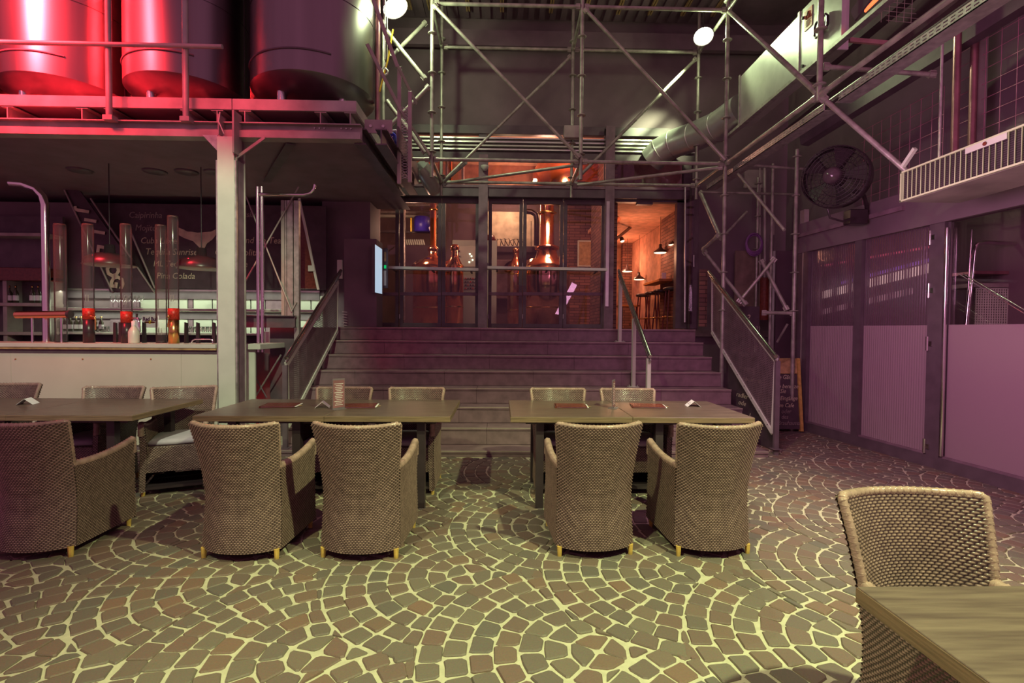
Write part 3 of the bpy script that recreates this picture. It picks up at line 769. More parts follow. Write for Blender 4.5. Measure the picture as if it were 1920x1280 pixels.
# main column carrying the platform
pc=thing('steel_column','pale flat-faced steel column in front of the bar end','column',(P(425,700,DP_).x,DP_,0))
x0,x1,_,_=ext(410,500,441,700,5.50)
zt_=P(425,256,5.5).z
m=MB(); m.cbox(x0,x1,5.49,5.505,.012,zt_,.003); m.build('cover_plate',whitem,pc)
m=MB(); m.box(x0-.02,x0,5.50,5.53,.012,zt_-.25); m.box(x1,x1+.02,5.50,5.53,.012,zt_-.25); m.build('edge_profile',galv,pc)
m=MB(); m.box(x0-.012,x1+.012,5.53,5.545,.012,zbe); m.box(x0-.012,x1+.012,5.70,5.715,.012,zbe); m.box((x0+x1)/2-.01,x1-.02,5.545,5.70,.012,zbe); m.build('h_section',redsteel,pc)
m=MB(); m.box(x1-.02,x1+.0,5.54,5.70,.012,zbe); m.build('side_web',purplem,pc)
MB().box(x0-.05,x1+.05,5.46,5.75,0,.012).build('base_plate',galv,pc)
m=MB(); a=P(380,262,5.5); m.prism([(x0,5.5,zbe),(x0-.16,5.5,zbe),(x0,5.5,zbe-.17)],(0,.012,0)); m.build('gusset_plate',galv,pc)
m=MB(); m.bar((x1,5.55,zbe-.22),(x1+.30,5.55,zbe),.02,.03); m.build('knee_brace',redsteel,pc)
m=MB(); m.box(x0+.02,x0+.03,5.47,5.60,zbe,zj+.05); m.box(x1+.01,x1+.03,5.44,5.60,zbe-.2,zj+.08); m.build('connection_plate',redsteel,pc)
pts=[(x0+.05,5.46,zj+.06),(x0+.04,5.45,zj-.04),(x0+.07,5.45,zbe+.06),(x0+.09,5.46,zbe+.0)]
MB().path(pts,.006,6).build('cable',whitem,pc)
# ------------------------------------------------------------------ tanks
def tank(cx,cy,R,zr,label,seam=0.0,first=None,leg_a=-.9):
    if first is not None: return copy_tree(first,loc=(cx,cy,zr),rotz=seam,label=label,group='brushed steel tanks on the platform')
    t=thing('steel_tank',label,'tank',(0,0,0),0,'brushed steel tanks on the platform')
    m=MB(); m.lathe([(R,0),(R,.92)],(0,0,0),96); m.build('lower_shell',brushed,t)
    m=MB(); m.lathe([(R-.006,.92),(R-.006,.935)],(0,0,0),96); m.lathe([(R,.935),(R,3.2)],(0,0,0),96); m.build('upper_shell',brushed,t)
    for z in (.24,1.15):
        m=MB(); m.path([(1.004*R*math.cos(a*PI/48),1.004*R*math.sin(a*PI/48),z) for a in range(-60,-14)],.012,6); m.build('weld_band',dark,t)
    m=MB(); m.lathe([(R,0),(R*.96,-.035),(R*.8,-.10),(R*.45,-.19),(.06,-.26),(.05,-.4)],(0,0,0),64); m.build('conical_bottom',brushed,t)
    m=MB(); m.box(R-.002,R+.004,-.004,.004,0,3.2); m.build('seam',dark,t)
    for a in (-.62,-2.2,.9,2.4):
        x,y=(R-.26)*math.cos(a*1.0+.1),(R-.26)*math.sin(a+.1)
        MB().lathe([(.058,-.53),(.058,-.05)],(x,y,0),20).build('leg',chrome,t)
        MB().lathe([(.0001,-.53),(.09,-.53),(.09,-.515),(.0001,-.515)],(x,y,0),16).build('foot',galv,t)
    return t
zr=ztop+.06+.53
T0=tank(0,0,.745,0,'steel tank at the platform corner beside the yellow strap, mostly unlit')
T0.location=(-2.42,6.62,zr)
_t=tank(-4.04,6.66,.745,zr,'red lit steel tank second from the platform corner',.02,T0); _t.scale=(.93,.93,1)
_t=tank(-5.62,6.72,.745,zr,'red lit steel tank third from the platform corner, brightest highlight',.05,T0); _t.scale=(.92,.92,1)
tank(-7.38,6.78,.745,zr,'steel tank cut by the left photo edge',.1,T0)
tank(-3.3,8.2,.72,zr,'steel tank in the rear row between the two right front tanks',.1,T0)
tank(-5.0,8.2,.72,zr,'steel tank in the rear row between the two red lit front tanks',.1,T0)
tank(-6.75,8.2,.72,zr,'steel tank in the rear row left of the brightest front tank',.1,T0)
m=MB(); x=P(708,150,6.75).x; m.tube((x,6.75,P(708,245,6.75).z),(x,6.75,6.6),.035,12)
m.build('standpipe',mat('red_lit_pipe',(0.42,0.2,0.22),0.3,0.6),None,'single upright pipe right of the corner tank','pipe')

# ================================================================== SCAFFOLD
sc=thing('scaffold_frame','large tubular scaffold truss of standards, ledgers and diagonals above the stairs','scaffold',(1.1,7.05,0))
F,B=7.05,8.12
zl=P(1090,303,F).z; zu=5.90; DN=4.97
sx=[P(810,200,F).x,P(1090,200,F).x,P(1362,200,F).x]; bxs=[P(828,220,B).x,P(1073,220,B).x,P(1308,220,B).x]
XR_=sx[2]
def standard(x,y,z0,z1,r=.027,ros=True,ph=0):
    m=MB(); m.tube((x,y,z0),(x,y,z1),r,12); o=m.build('standard',tubem,sc)
    if ros:
        z=zl+.0+ph-4*.54
        while z<z1-.05:
            if z>z0+.05: MB().lathe([(r,-.012),(.058,-.006),(.062,0),(.058,.006),(r,.012)],(x,y,z+.10),14).build('rosette',tubem,o)
            z+=.54
    return o
def member(a,b,name='ledger',r=.025,ends=True):
    a=Vector(a); b=Vector(b); d=(b-a).normalized()
    m=MB(); m.tube(a+d*.09,b-d*.09,r,12); o=m.build(name,tubem,sc)
    if ends:
        for p,s in ((a,1),(b,-1)):
            m=MB(); m.tube(p+d*s*.035,p+d*s*.10,.031,8); m.bar(p+d*s*.03,p+d*s*.09,.03,.075); m.build('wedge_head',tubem,o)
    return o
for i,x in enumerate(sx):
    standard(x,F,zl-.25 if i<2 else .01,6.7)
for i,x in enumerate(bxs): standard(x,B,zl-.22,6.6,.024)
for z in (zl,zu):
    for i in (0,1): member((sx[i],F,z),(sx[i+1],F,z)); member((bxs[i],B,z),(bxs[i+1],B,z))
for i in range(3): member((sx[i],F,zl),(bxs[i],B,zl)); member((sx[i],F,zu),(bxs[i],B,zu))
for i in (0,1): member((bxs[i],B,zl-.03),(sx[i+1],F,zl-.04),'plan_brace',.023)
member((sx[0],F-.04,zu-.02),(sx[1],F-.04,zl+.02),'diagonal_brace',.024)
member((sx[1],F-.04,zu-.02),(sx[2],F-.04,zl+.02),'diagonal_brace',.024)
member((bxs[0],B+.04,zl),(bxs[1],B+.04,zu-.05),'diagonal_brace',.023)
member((bxs[1],B+.04,zl),(bxs[2],B+.04,zu-.05),'diagonal_brace',.026)
# left end bay
xl_=P(735,200,F).x-.12
member((sx[0],F,zl),(xl_,F,zl)); member((bxs[0],B,zl),(xl_+.1,B,zl))
standard(xl_,F,zl-.1,6.7,.022,False)
member(P(722,55,F),P(800,152,F),'diagonal_brace',.030); member(P(808,158,F),P(720,248,F),'diagonal_brace',.028)
member(P(722,185,F),P(800,290,F),'diagonal_brace',.028); member(P(800,40,F+.5),P(730,110,F),'diagonal_brace',.028)
member(P(812,300,F),P(755,225,F+.7),'diagonal_brace',.022); member(P(828,345,B),P(880,300,7.4),'plan_brace',.022,False)
# right side frame running toward the viewer
standard(XR_,DN,zl-.06,6.4)
standard(XR_,DN-2.08,zl-.06,5.6)
for z in (zl,zu):
    member((XR_,F,z),(XR_,DN,z)); member((XR_,DN,z),(XR_,DN-2.08,z))
member((XR_,F,zu),(XR_-.0,DN,zl),'diagonal_brace',.028)
member((XR_,DN,zl),(XR_+.62,4.45,zl-1.02),'diagonal_brace',.024)
member((XR_,DN,zl+.28),(XR_+1.2,DN,zl+.22),'ledger',.023)
member((XR_+.1,F,zl-.0),(5.0,F+.2,zl-.02),'ledger',.02,False)
member((bxs[2],B,zl-.1),(4.9,B,zl-.12),'ledger',.02,False)
# zigzag end frame beside the stairs
member(P(1312,358,7.9),P(1352,448,7.1),'diagonal_brace',.030); member(P(1348,440,7.1),P(1316,470,7.6),'diagonal_brace',.028)
member(P(1318,468,7.6),P(1402,575,7.1),'diagonal_brace',.026); member(P(1405,392,7.6),P(1345,455,7.1),'diagonal_brace',.018,False)
member(P(1378,318,7.05),P(1478,440,6.2),'diagonal_brace',.020,False)
standard(P(1490,500,7.0).x,7.0,.01,zl+.2,.027,True)
standard(P(1447,440,7.6).x,7.6,.6,zl+.2,.022,False)
standard(P(1420,440,8.3).x,8.3,.6,zl+.2,.022,True)
member(P(1425,484,7.3),P(1478,585,7.0),'diagonal_brace',.027); member(P(1456,480,7.0),P(1382,570,7.2),'diagonal_brace',.022)
member(P(1424,586,7.1),P(1494,587,7.0),'ledger',.026); member(P(1482,598,7.0),P(1452,650,7.3),'diagonal_brace',.016,False)
# perforated cable tray under the side ledger
tr_=thing('cable_tray','perforated galvanised cable tray below the right scaffold ledger','cable tray',(XR_+.12,5.5,zl-.12))
for (ya,yb) in ((5.02,7.9),(3.3,4.85)):
    x=XR_+.08; z=zl-.13
    m=MB(); n=int((yb-ya)/.06)
    for i in range(n):
        y=ya+i*.06
        m.box(x,x+.012,y,y+.022,z,z+.07)
        m.box(x,x+.012,y+.022,y+.06,z,z+.016); m.box(x,x+.012,y+.022,y+.06,z+.027,z+.043); m.box(x,x+.012,y+.022,y+.06,z+.054,z+.07)
    m.build('perforated_side',galv,tr_); MB().box(x,x+.16,ya,yb,z,z+.003).build('tray_floor',galv,tr_)
# ladder-like gate and stringers left of the truss
gt=thing('stair_gate','steel access stair handrails and mesh gate at the platform end','railing',(P(765,300,6.3).x,6.3,zl-.4))
for (a,b,w) in (((700,0,6.0),(745,125,6.2),.05),((745,122,6.2),(781,195,6.6),.05),((688,82,5.9),(752,208,6.25),.045),((752,208,6.25),(806,290,6.7),.04)):
    m=MB(); m.bar(P(*a),P(*b),.012,w); m.build('handrail_bar',redsteel,gt)
for px,py in ((749,126),(769,172)):
    m=MB(); p=P(px,py,6.3); q=P(px,345 if px<760 else 342,6.3); m.cbox(p.x-.022,p.x+.022,6.28,6.32,q.z,p.z,.003); m.build('post',redsteel,gt)
m=MB(); x0,x1,z0,z1=ext(753,205,766,335,6.3)
for i in range(26):
    z=z0+(z1-z0)*i/25; m.bar((x0,6.3,z),(x1,6.3,z+.03),.004,.004); m.bar((x0,6.3,z+.03),(x1,6.3,z),.004,.004)
o=m.build('mesh_infill',galv,gt); o['kind']='stuff'
# round things hanging there
dr=thing('blue_canister','blue plastic canister with white cloth on the platform corner','canister',(P(732,268,6.5).x,6.5,P(732,282,6.5).z))
c=P(731,284,6.5); m=MB(); m.lathe([(.0001,0),(.075,0),(.085,.01),(.085,.20),(.06,.235),(.0001,.235)],c,20); m.build('body',bluep,dr)
m=MB(); m.path([c+Vector((-.09,-.06,.21)),c+Vector((-.03,-.09,.235)),c+Vector((.03,-.09,.22)),c+Vector((.085,-.06,.245)),c+Vector((.11,-.04,.19))],.018,8); m.build('cloth',paper,dr)
m=MB(); m.path([c+Vector((-.085,-.03,.20)),c+Vector((-.07,-.03,.26)),c+Vector((.0,-.04,.27))],.010,6); m.build('strap',yelp,dr)
for i in range(5): MB().disc(c+Vector((.05,-.072,.04+.03*i)),(0,1,0),.006,.01,8).build('rivet',galv,dr)
hk=thing('hoist_hook','chain hoist hook on a yellow strap beside the truss','hook',tuple(P(722,130,6.7)))
h=P(722,128,6.7)
m=MB(); m.path([h+Vector((.0,0,.0)),h+Vector((.035,0,-.03)),h+Vector((.03,0,-.075)),h+Vector((-.01,0,-.09)),h+Vector((-.045,0,-.07)),h+Vector((-.05,0,-.03)),h+Vector((0,0,.03)),h+Vector((.01,0,.07))],.013,8); m.build('hook',whitem,hk)
m=MB(); m.path([P(737,55,6.7),P(728,110,6.7),P(716,155,6.7),P(712,172,6.7)],.011,6); m.build('yellow_strap',yelp,hk)
m=MB(); m.tube(P(722,0,6.7),P(722,112,6.7),.009,6); m.tube(P(726,20,6.7),P(726,112,6.7),.006,6); m.build('chain',galv,hk)

# ================================================================== LAMPS
def flood(px,py,D,tgt,label,r=.10):
    c=P(px,py,D); d=(Vector(tgt)-c).normalized(); t=thing('work_lamp',label,'lamp',tuple(c))
    m=MB(); m.lathe([(.03,.14),(.05,.10),(r,.0),(r*1.02,-.01)],c,20,-d); m.build('reflector',dark,t)
    m=MB(); m.lathe([(.0001,-.035),(r*.5,-.03),(r*.85,-.012),(r*.97,.0)],c,20,-d); m.build('bulb',lampglow,t)
    m=MB(); m.tube(c-d*.10,c-d*.14+Vector((0,0,.3)),.01,6); m.build('cable',blackm,t)
    return c,d
c1,dd1=flood(1319,68,7.55,(2.5,5.6,2.2),'glowing round work lamp on the scaffold near the right duct',.14)
c2,dd2=flood(741,14,6.9,(-.4,6.5,3.5),'very bright work lamp at the top left of the truss',.17)
spot('work_lamp_light_right',tuple(c1+Vector((-.16,.05,-.05))),(2.75,9.05,4.75),620,(0.80,1.0,0.52),46,.95)
spot('work_lamp_light_duct',tuple(c1+Vector((.2,-.1,0))),(3.5,6.15,4.75),330,(0.80,1.0,0.52),62,.6)
point('work_lamp_glow_right',tuple(c1+Vector((-.05,-.25,-.12))),16,(0.80,1.0,0.52),.08)
point('work_lamp_glow_left',tuple(c2+Vector((.22,-.2,-.05))),58,(0.80,1.0,0.55),.08)
spot('work_lamp_light_left',tuple(c2+Vector((.02,-.34,.05))),(-.9,7.1,4.3),120,(0.80,1.0,0.60),75,.6)

# ================================================================== DUCT
du=thing('ventilation_duct','silver rectangular air duct with bolted sections running along the right scaffold','duct',(3.5,6,4.4))
X0=P(1385,236,7.3).x; zb_=P(1385,236,7.3).z; zt2=P(1385,145,7.3).z; ye=X0*FPX/ (1577-938); ys=X0*FPX/(1494-938)
m=MB(); m.cbox(X0,X0+.20,ys+.01,7.3,zb_,zt2,.006); m.build('duct_section',alum,du)
m=MB(); m.cbox(X0-.008,X0+.20,5.28,ys-.01,zb_-.01,zt2+.01,.006); m.build('access_section',alum,du)
m=MB(); m.cbox(X0-.02,X0+.03,ye,5.27,zb_-.02,zt2+.02,.006); m.build('end_collar',alum,du)
for y in (ys,7.28):
    m=MB(); m.box(X0-.015,X0-.002,y-.018,y+.018,zb_-.02,zt2+.02); m.build('flange',galv,du)
def duct_px(px,py,dx=-.012):
    return PX(px,py,X0+dx)
p=duct_px(1515,35); m=MB(); m.box(X0-.012,X0-.0085,p.y-.07,p.y+.07,p.z-.11,p.z+.11); o=m.build('warning_sticker',mat('orange_sticker',(0.62,0.20,0.10),0.5),du)
m=MB(); q=Vector((X0-.0145,p.y,p.z+.04)); m.path([q+Vector((0,.04,-.03)),q+Vector((0,-.04,-.03)),q+Vector((0,0,.045))],.004,4,closed=True); m.bar(q+Vector((0,0,-.015)),q+Vector((0,0,.02)),.006,.004)
for k in range(4): m.bar(q+Vector((0,.045,-.055-.018*k)),q+Vector((0,-.045+.02*(k%2),-.055-.018*k)),.003,.004)
m.build('sticker_print',blackm,du)
p=duct_px(1541,50); m=MB()
q=Vector((X0-.03,p.y,p.z)); hp=[q+Vector((0,a,b)) for a,b in ((.10,.045),(.07,.08),(-.09,.08),(-.12,.045),(-.12,-.045),(-.09,-.08),(.07,-.08),(.10,-.045))]
m.path(hp,.014,6,closed=True); m.build('handle',blackm,du)
for px,py in ((1505,34),(1505,124)):
    p=duct_px(px,py); MB().disc((X0-.015,p.y,p.z),(1,0,0),.018,.02,8).build('knob',blackm,du)
m=MB(); m.bar((X0-.03,3.2,zb_-.05),(X0-.03,7.6,zb_-.05),.07,.04); m.build('support_angle',galv,du)
rd=thing('round_duct','round spiral duct elbow joining the rectangular duct to the facade','duct',tuple(P(1300,270,8.2)))
cen=[P(1222,300,8.88),P(1238,284,8.75),P(1262,270,8.6),P(1300,257,8.3),P(1345,238,7.9),P(1392,205,7.45)]
m=MB(); m.path(cen,.235,24); m.build('spiral_pipe',alum,rd)
for i in (1,2,3,4):
    d=(cen[i+1]-cen[i-1]).normalized(); MB().lathe([(.234,-.012),(.246,0),(.234,.012)],cen[i],24,d).build('seam_ring',galv,rd)
rd2=thing('lower_duct','small round duct stub hanging under the left truss bay','duct',tuple(P(800,325,8.0)))
m=MB(); m.path([P(788,310,7.7),P(806,338,7.9),P(812,352,8.2)],.13,20); m.build('pipe',alum,rd2)

# ================================================================== STAIR RAILINGS
def perforated(m,o,u,v,nu,nv,poly_t):
    pass
def stair_rail(X,label,sgn):
    t=thing('stair_railing',label,'railing',(X,6.6,.2))
    yA,yB=5.70,7.62
    def z_at(y,h): return h+ (y-5.52)/TD*RH
    # corners of the slanted panel
    if sgn>0:
        top=[P(1455,676,5.66),P(1326,522,7.45)]; hr=[P(1460,668,5.62),P(1329,509,7.5)]; bot=[P(1446,812,5.70),P(1322,622,7.42)]; bottom_post=P(1447,850,5.72)
    else:
        top=[P(536,684,5.66),P(636,528,7.45)]; hr=[P(525,671,5.60),P(634,507,7.5)]; bot=[P(545,800,5.7),P(640,620,7.42)]; bottom_post=P(541,850,5.72)
    for q in top+hr+bot: q.x=X
    for q in hr: q.x=X-sgn*.03
    m=MB(); m.bar(top[0],top[1],.03,.055); m.build('top_frame',whitem,t)
    m=MB(); m.bar(bot[0],bot[1],.03,.05); m.build('bottom_frame',whitem,t)
    m=MB(); m.bar(top[0],bot[0],.03,.045,up=(1,0,0)); m.build('end_frame',whitem,t)
    m=MB(); m.bar(top[1],bot[1],.02,.02,up=(1,0,0)); m.build('upper_end_frame',whitem,t)
    m=MB(); m.tube(hr[0],hr[1],.024,14); m.build('handrail',chrome,t)
    dv=Vector((0,0,-.05)); m=MB(); m.tube(hr[0]+dv,hr[1]+dv,.010,8); m.build('handrail_bracket_bar',chrome,t)
    for f in (.08,.5,.92):
        a=hr[0].lerp(hr[1],f); b=top[0].lerp(top[1],f); MB().tube(a,b,.010,8).build('bracket',chrome,t)
    m=MB(); bp=Vector((X,top[0].y-.02,0)); m.cbox(bp.x-.025,bp.x+.025,bp.y-.02,bp.y+.02,.0,top[0].z,.003); m.build('post',dark,t)
    MB().cbox(bp.x-.05,bp.x+.05,bp.y-.05,bp.y+.05,.07,.078,.002).build('foot_plate',dark,t)
    # perforated sheet: real strips in both directions, joined as one sheet
    m=MB(); n=58
    for i in range(n):
        f=(i+.5)/n; a=top[0].lerp(top[1],f); b=bot[0].lerp(bot[1],f); w=.017
        d=(top[1]-top[0]).normalized()*w*.5
        m.add([a-d,a+d,b+d,b-d],[(0,1,2,3)])
    nn=30
    for j in range(nn):
        f=(j+.5)/nn; a=top[0].lerp(bot[0],f); b=top[1].lerp(bot[1],f); w=.012
        m.add([a+Vector((.001,0,w*.6)),a+Vector((.001,0,-w*.6)),b+Vector((.001,0,-w*.6)),b+Vector((.001,0,w*.6))],[(0,1,2,3)])
    o=m.build('perforated_sheet',MATS['perf'],t); o['kind']='stuff'
    for i in range(9):
        f=(i+.5)/9; q=bot[0].lerp(bot[1],f); MB().disc(q+Vector((-sgn*.018,0,.02)),(1,0,0),.006,.008,6).build('rivet',dark,t)
    return t,top,bot
mat('perf',(0.30,0.22,0.24),0.45,0.5)
stair_rail(P(1447,850,5.72).x,'right stair railing with perforated sheet panel and steel handrail',1)
stair_rail(P(541,850,5.72).x-.0,'left stair railing with perforated sheet panel and steel handrail',-1)
ch=thing('centre_handrail','free-standing steel handrail in the middle of the stairs on three posts','handrail',(1.8,6.8,.5))
a=P(1158,507,7.62); b=P(1222,668,5.95); xh=(a.x+b.x)/2; a.x=b.x=xh
m=MB(); m.tube(a,b,.024,14); m.build('handrail',chrome,ch)
m=MB(); m.tube(a+Vector((-.0,0,-.075)),b+Vector((0,0,-.07)),.013,10); m.build('lower_rail',chrome,ch)
for y in (7.5,6.70,6.02):
    k=int((y-5.52)/TD); zf=KH+RH*k; f=(y-b.y)/(a.y-b.y); zz=b.z+(a.z-b.z)*f-.08
    m=MB(); m.cbox(xh-.022,xh+.022,y-.03,y+.03,zf,zz,.003); m.build('post',whitem,ch)
    MB().cbox(xh-.07,xh+.07,y-.05,y+.05,zf,zf+.008,.002).build('foot_plate',whitem,ch)
    for s in (-1,1): MB().lathe([(.0001,0),(.009,0),(.009,.02),(.0001,.02)],(xh+s*.055,y,zf+.008),6).build('bolt',galv,ch)
# ================================================================== BAR
def ORD(i,n):
    w=['leftmost','second from left','third from left','fourth from left','fifth from left','sixth from left','seventh from left','eighth from left','ninth from left','tenth from left','eleventh from left']
    return 'rightmost' if i==n-1 else w[i]
DB=5.80
pcol_x0=P(410,700,5.5).x
bar=thing('bar_counter','long white-fronted bar counter at left under the platform','counter',(-4.5,DB,0))
zc_=P(200,644,DB).z; xR=P(409,700,DB).x
yv=lambda py: P(200,py,DB).z
m=MB(); m.cbox(-9.8,xR,DB-.05,DB+.55,yv(651),yv(644),.003); m.build('counter_top',whitem,bar)
m=MB(); m.cbox(-9.8,xR,DB-.04,DB+.02,yv(655),yv(651),.001); m.build('wood_edge',woodp,bar)
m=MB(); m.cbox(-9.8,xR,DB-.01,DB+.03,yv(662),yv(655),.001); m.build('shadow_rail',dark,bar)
xs=[-9.8,P(-250,700,DB).x,P(-60,700,DB).x,P(340,700,DB).x-1.9,P(340,700,DB).x,xR]
xs=sorted(xs)
for a,b in zip(xs,xs[1:]):
    m=MB(); m.cbox(a+.0015,b-.0015,DB,DB+.018,.06,yv(662),.002); m.build('front_panel',white,bar)
for px in (29,155,283):
    for py in (673,729):
        q=P(px,py,DB-.004); MB().disc(q,(0,1,0),.008,.008,8).build('screw',brass,bar)
MB().box(-9.8,xR,DB+.02,DB+.5,0,yv(652)-.02).build('carcass',ceilm,bar)
x0,x1,_,_=ext(457,660,478,760,5.9)
m=MB(); m.cbox(x0,x1,5.9,5.93,.05,P(468,655,5.9).z,.002); m.build('end_trim',whitem,bar)
m=MB(); m.cbox(P(452,650,5.85).x,P(488,650,5.85).x,5.85,6.5,P(470,655,5.85).z,P(470,645,5.85).z,.003); m.build('side_worktop',whitem,bar)
# back bar
DK=8.25
bb=thing('back_bar','back bar shelving with frosted panels under the cocktail board','shelf unit',(-4.5,DK,0))
kx0,kx1=-9.0,P(606,580,DK).x
for py,th,h in ((542,.03,.035),(579,.28,.04),(623,.28,.035)):
    z=P(300,py,DK).z; m=MB(); m.cbox(kx0 if py==542 else P(205,py,DK).x-.6,kx1-.05,DK-th,DK,z-h,z,.003); m.build('shelf_board',whitem if py!=542 else alum,bb)
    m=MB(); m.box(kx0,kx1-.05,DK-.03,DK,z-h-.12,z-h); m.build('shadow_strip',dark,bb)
fx=[P(v,560,DK).x for v in (205,262,296,352,362,398,418,450,470,497,545,583,606)]
for i in range(len(fx)-1):
    MB().box(fx[i]+.01,fx[i+1]-.01,DK+.0,DK+.02,P(300,612,DK).z-.35,P(300,552,DK).z).build('frosted_panel',frost if i%3 else purplem,bb)
MB().box(-10,kx1,DK+.03,DK+.08,0,3.4).build('rear_panel',ambientdark,bb)
MB().box(kx0,kx1,DK-.35,DK,0,P(300,640,DK).z).build('lower_cabinet',dark,bb)
# cocktail board
zb0=P(300,541,DK).z
cb=thing('cocktail_board','large black cocktail board with handwritten drinks and a glass drawing','sign',(P(400,450,8.2).x,8.2,zb0))
m=MB(); m.cbox(P(170,450,8.2).x,P(612,450,8.2).x,8.19,8.215,zb0,3.38,.003); m.build('board',boardm,cb)
def line(px,py,s,h,m_=chalk,sx=1.0,D=8.185):
    q=P(px,py,D); sc_=h*D/FPX
    text('lettering',s,sc_*1.45,m_,q,cb,shear=.18,ext=.0012,sx=sx*.92)
line(241,408,'Caipirinha',11,chalkdim); line(253,432,'Mojito',11,chalkdim); line(263,456,'Cuba Libre',11,MATS['chalk_line'])
line(272,477,'Tequila Sunrise',11.5); line(287,499,'ML Tequila',10.5); line(293,522,'Pina Colada',11)
line(402,406,'White Russian',10,chalkdim); line(404,455,'Long Island Ice Tea',11.5); line(402,478,'Cosmopolitan',11.5); line(414,500,'Zombie',11.5)
# glass drawing: flat bowl, stem and foot
def poly2(name,pts,m_,par,D=8.18,th=.003):
    mm=MB(); mm.prism([P(x,y,D) for x,y in pts],(0,th,0)); return mm.build(name,m_,par)
poly2('glass_drawing',[(333,426),(352,433),(370,436),(396,434),(404,430),(405,440),(398,449),(388,456),(383,466),(379,470),(372,462),(362,452),(345,446),(334,440)],chalk,cb)
poly2('glass_drawing_stem',[(376,470),(381,470),(383,492),(378,492)],chalkdim,cb)
poly2('glass_drawing_rim',[(345,431),(372,429),(398,428),(392,433),(370,434.5),(352,434)],boardm,cb,8.178)
# slanted banner with big rotated letters
bn=thing('slanted_banner','long dark slanted banner with big rotated letters behind the beer towers','banner',tuple(P(190,450,7.9)))
poly2('panel',[(120,352),(150,358),(238,480),(290,548),(206,548),(175,470)],boardm,bn,7.92,.02)
for a,b in (((121,356),(212,549)),((170,372),(290,549)),((246,436),(290,540))):
    m=MB(); m.tube(P(*a,7.9),P(*b,7.9),.014,6); m.build('edge_tube',redsteel,bn)
def rl_(px,py,s,h,ang):
    q=P(px,py,7.895); R=Matrix.Rotation(PI/2,3,'X')@Matrix.Rotation(ang,3,'Z')
    text('lettering',s,h*7.9/FPX*1.4,chalk,q,bn,rot=R,ext=.002,bold=.012)
for i,(ch_,px,py,h) in enumerate((('G',210,514,24),('O',202,490,24),('L',184,458,22),('I',176,430,20),('I',160,408,20),('J',146,390,20))):
    rl_(px+ (0),py,ch_,h,-PI/2-.15)
# cabinet at far left
cab=thing('bar_cabinet','dark wooden back-bar cabinet at far left with shelves','cabinet',(-7.9,7.9,0))
cx0,cx1=P(-60,500,7.9).x,P(97,500,7.9).x
m=MB(); m.box(cx0,cx1,8.1,8.15,0,P(50,400,7.9).z); m.build('back_panel',dark,cab)
for px in (-60,14,92):
    x=P(px,500,7.9).x; m=MB(); m.cbox(x-.03,x+.03,7.85,8.1,0,P(50,519,7.9).z,.003); m.build('upright',redsteel,cab)
for py in (438,519,568,622):
    z=P(50,py,7.9).z; m=MB(); m.cbox(cx0,cx1,7.82,8.1,z-.05,z,.004); m.build('shelf',redsteel,cab)
m=MB(); m.cbox(cx0,cx1,7.80,8.1,P(50,527,7.9).z,P(50,503,7.9).z,.006); m.build('cornice',leather,cab)
def bottle(px,py,D,h,r,m_,label,group=None,first=None):
    q=P(px,py,D)
    if first is not None: return copy_tree(first,loc=tuple(q),label=label,group=group)
    t=thing('bottle',label,'bottle',(0,0,0),0,group)
    m=MB(); m.lathe([(.0001,0),(r,0),(r,h*.6),(r*.35,h*.78),(r*.35,h),(.0001,h)],(0,0,0),14); m.build('body',m_,t)
    m=MB(); m.lathe([(r*1.02,h*.15),(r*1.02,h*.45)],(0,0,0),14); m.build('paper_label',paper,t)
    m=MB(); m.lathe([(r*.4,h*.93),(r*.4,h*1.03),(.0001,h*1.03)],(0,0,0),10); m.build('cap',brass,t)
    t.location=q; return t
dkg=mat('dark_bottle_glass',(0.07,0.06,0.04),.1)
b0=None
for i,px in enumerate((18,30,61,72,84)):
    b0_=bottle(px,568,7.9,.26,.035,dkg,'dark spirit bottle in the far left bar cabinet, %s'%ORD(i,5),'bottles in the far left cabinet',b0); b0=b0 or b0_
b1=None
for i,px in enumerate((121,132,143,152,178,190)):
    b1_=bottle(px,620,8.05,.22,.032,dkg,'small bottle on the lower back bar shelf, %s'%ORD(i,6),'bottles on the lower back bar shelf',b1); b1=b1 or b1_
# glasses hanging and standing
g0=None
for i,px in enumerate([212,222,232,240,249,257,264]+[]):
    q=P(px,577,8.1)
    lb_='stemmed glass on the upper back bar shelf, %s'%ORD(i,7)
    if g0: copy_tree(g0,loc=tuple(q),label=lb_); continue
    g0=thing('wine_glass',lb_,'glass',(0,0,0),0,'stemmed glasses on the back bar')
    m=MB(); m.lathe([(.0001,0),(.035,.002),(.005,.01),(.005,.09),(.03,.12),(.038,.16),(.034,.20)],(0,0,0),14); m.build('glass_body',tubeglass,g0); g0.location=q
g1=None
for i,px in enumerate(list(range(180,208,7))+list(range(353,410,8))):
    q=P(px,622,8.05)
    lb_='small tumbler on the lower back bar shelf, %s'%ORD(i,12)
    if g1: copy_tree(g1,loc=tuple(q),label=lb_); continue
    g1=thing('tumbler',lb_,'glass',(0,0,0),0,'tumblers on the lower back bar shelf')
    m=MB(); m.lathe([(.0001,.003),(.024,0),(.030,.085),(.027,.085),(.021,.008)],(0,0,0),12); m.build('tumbler_body',tubeglass,g1); g1.location=q
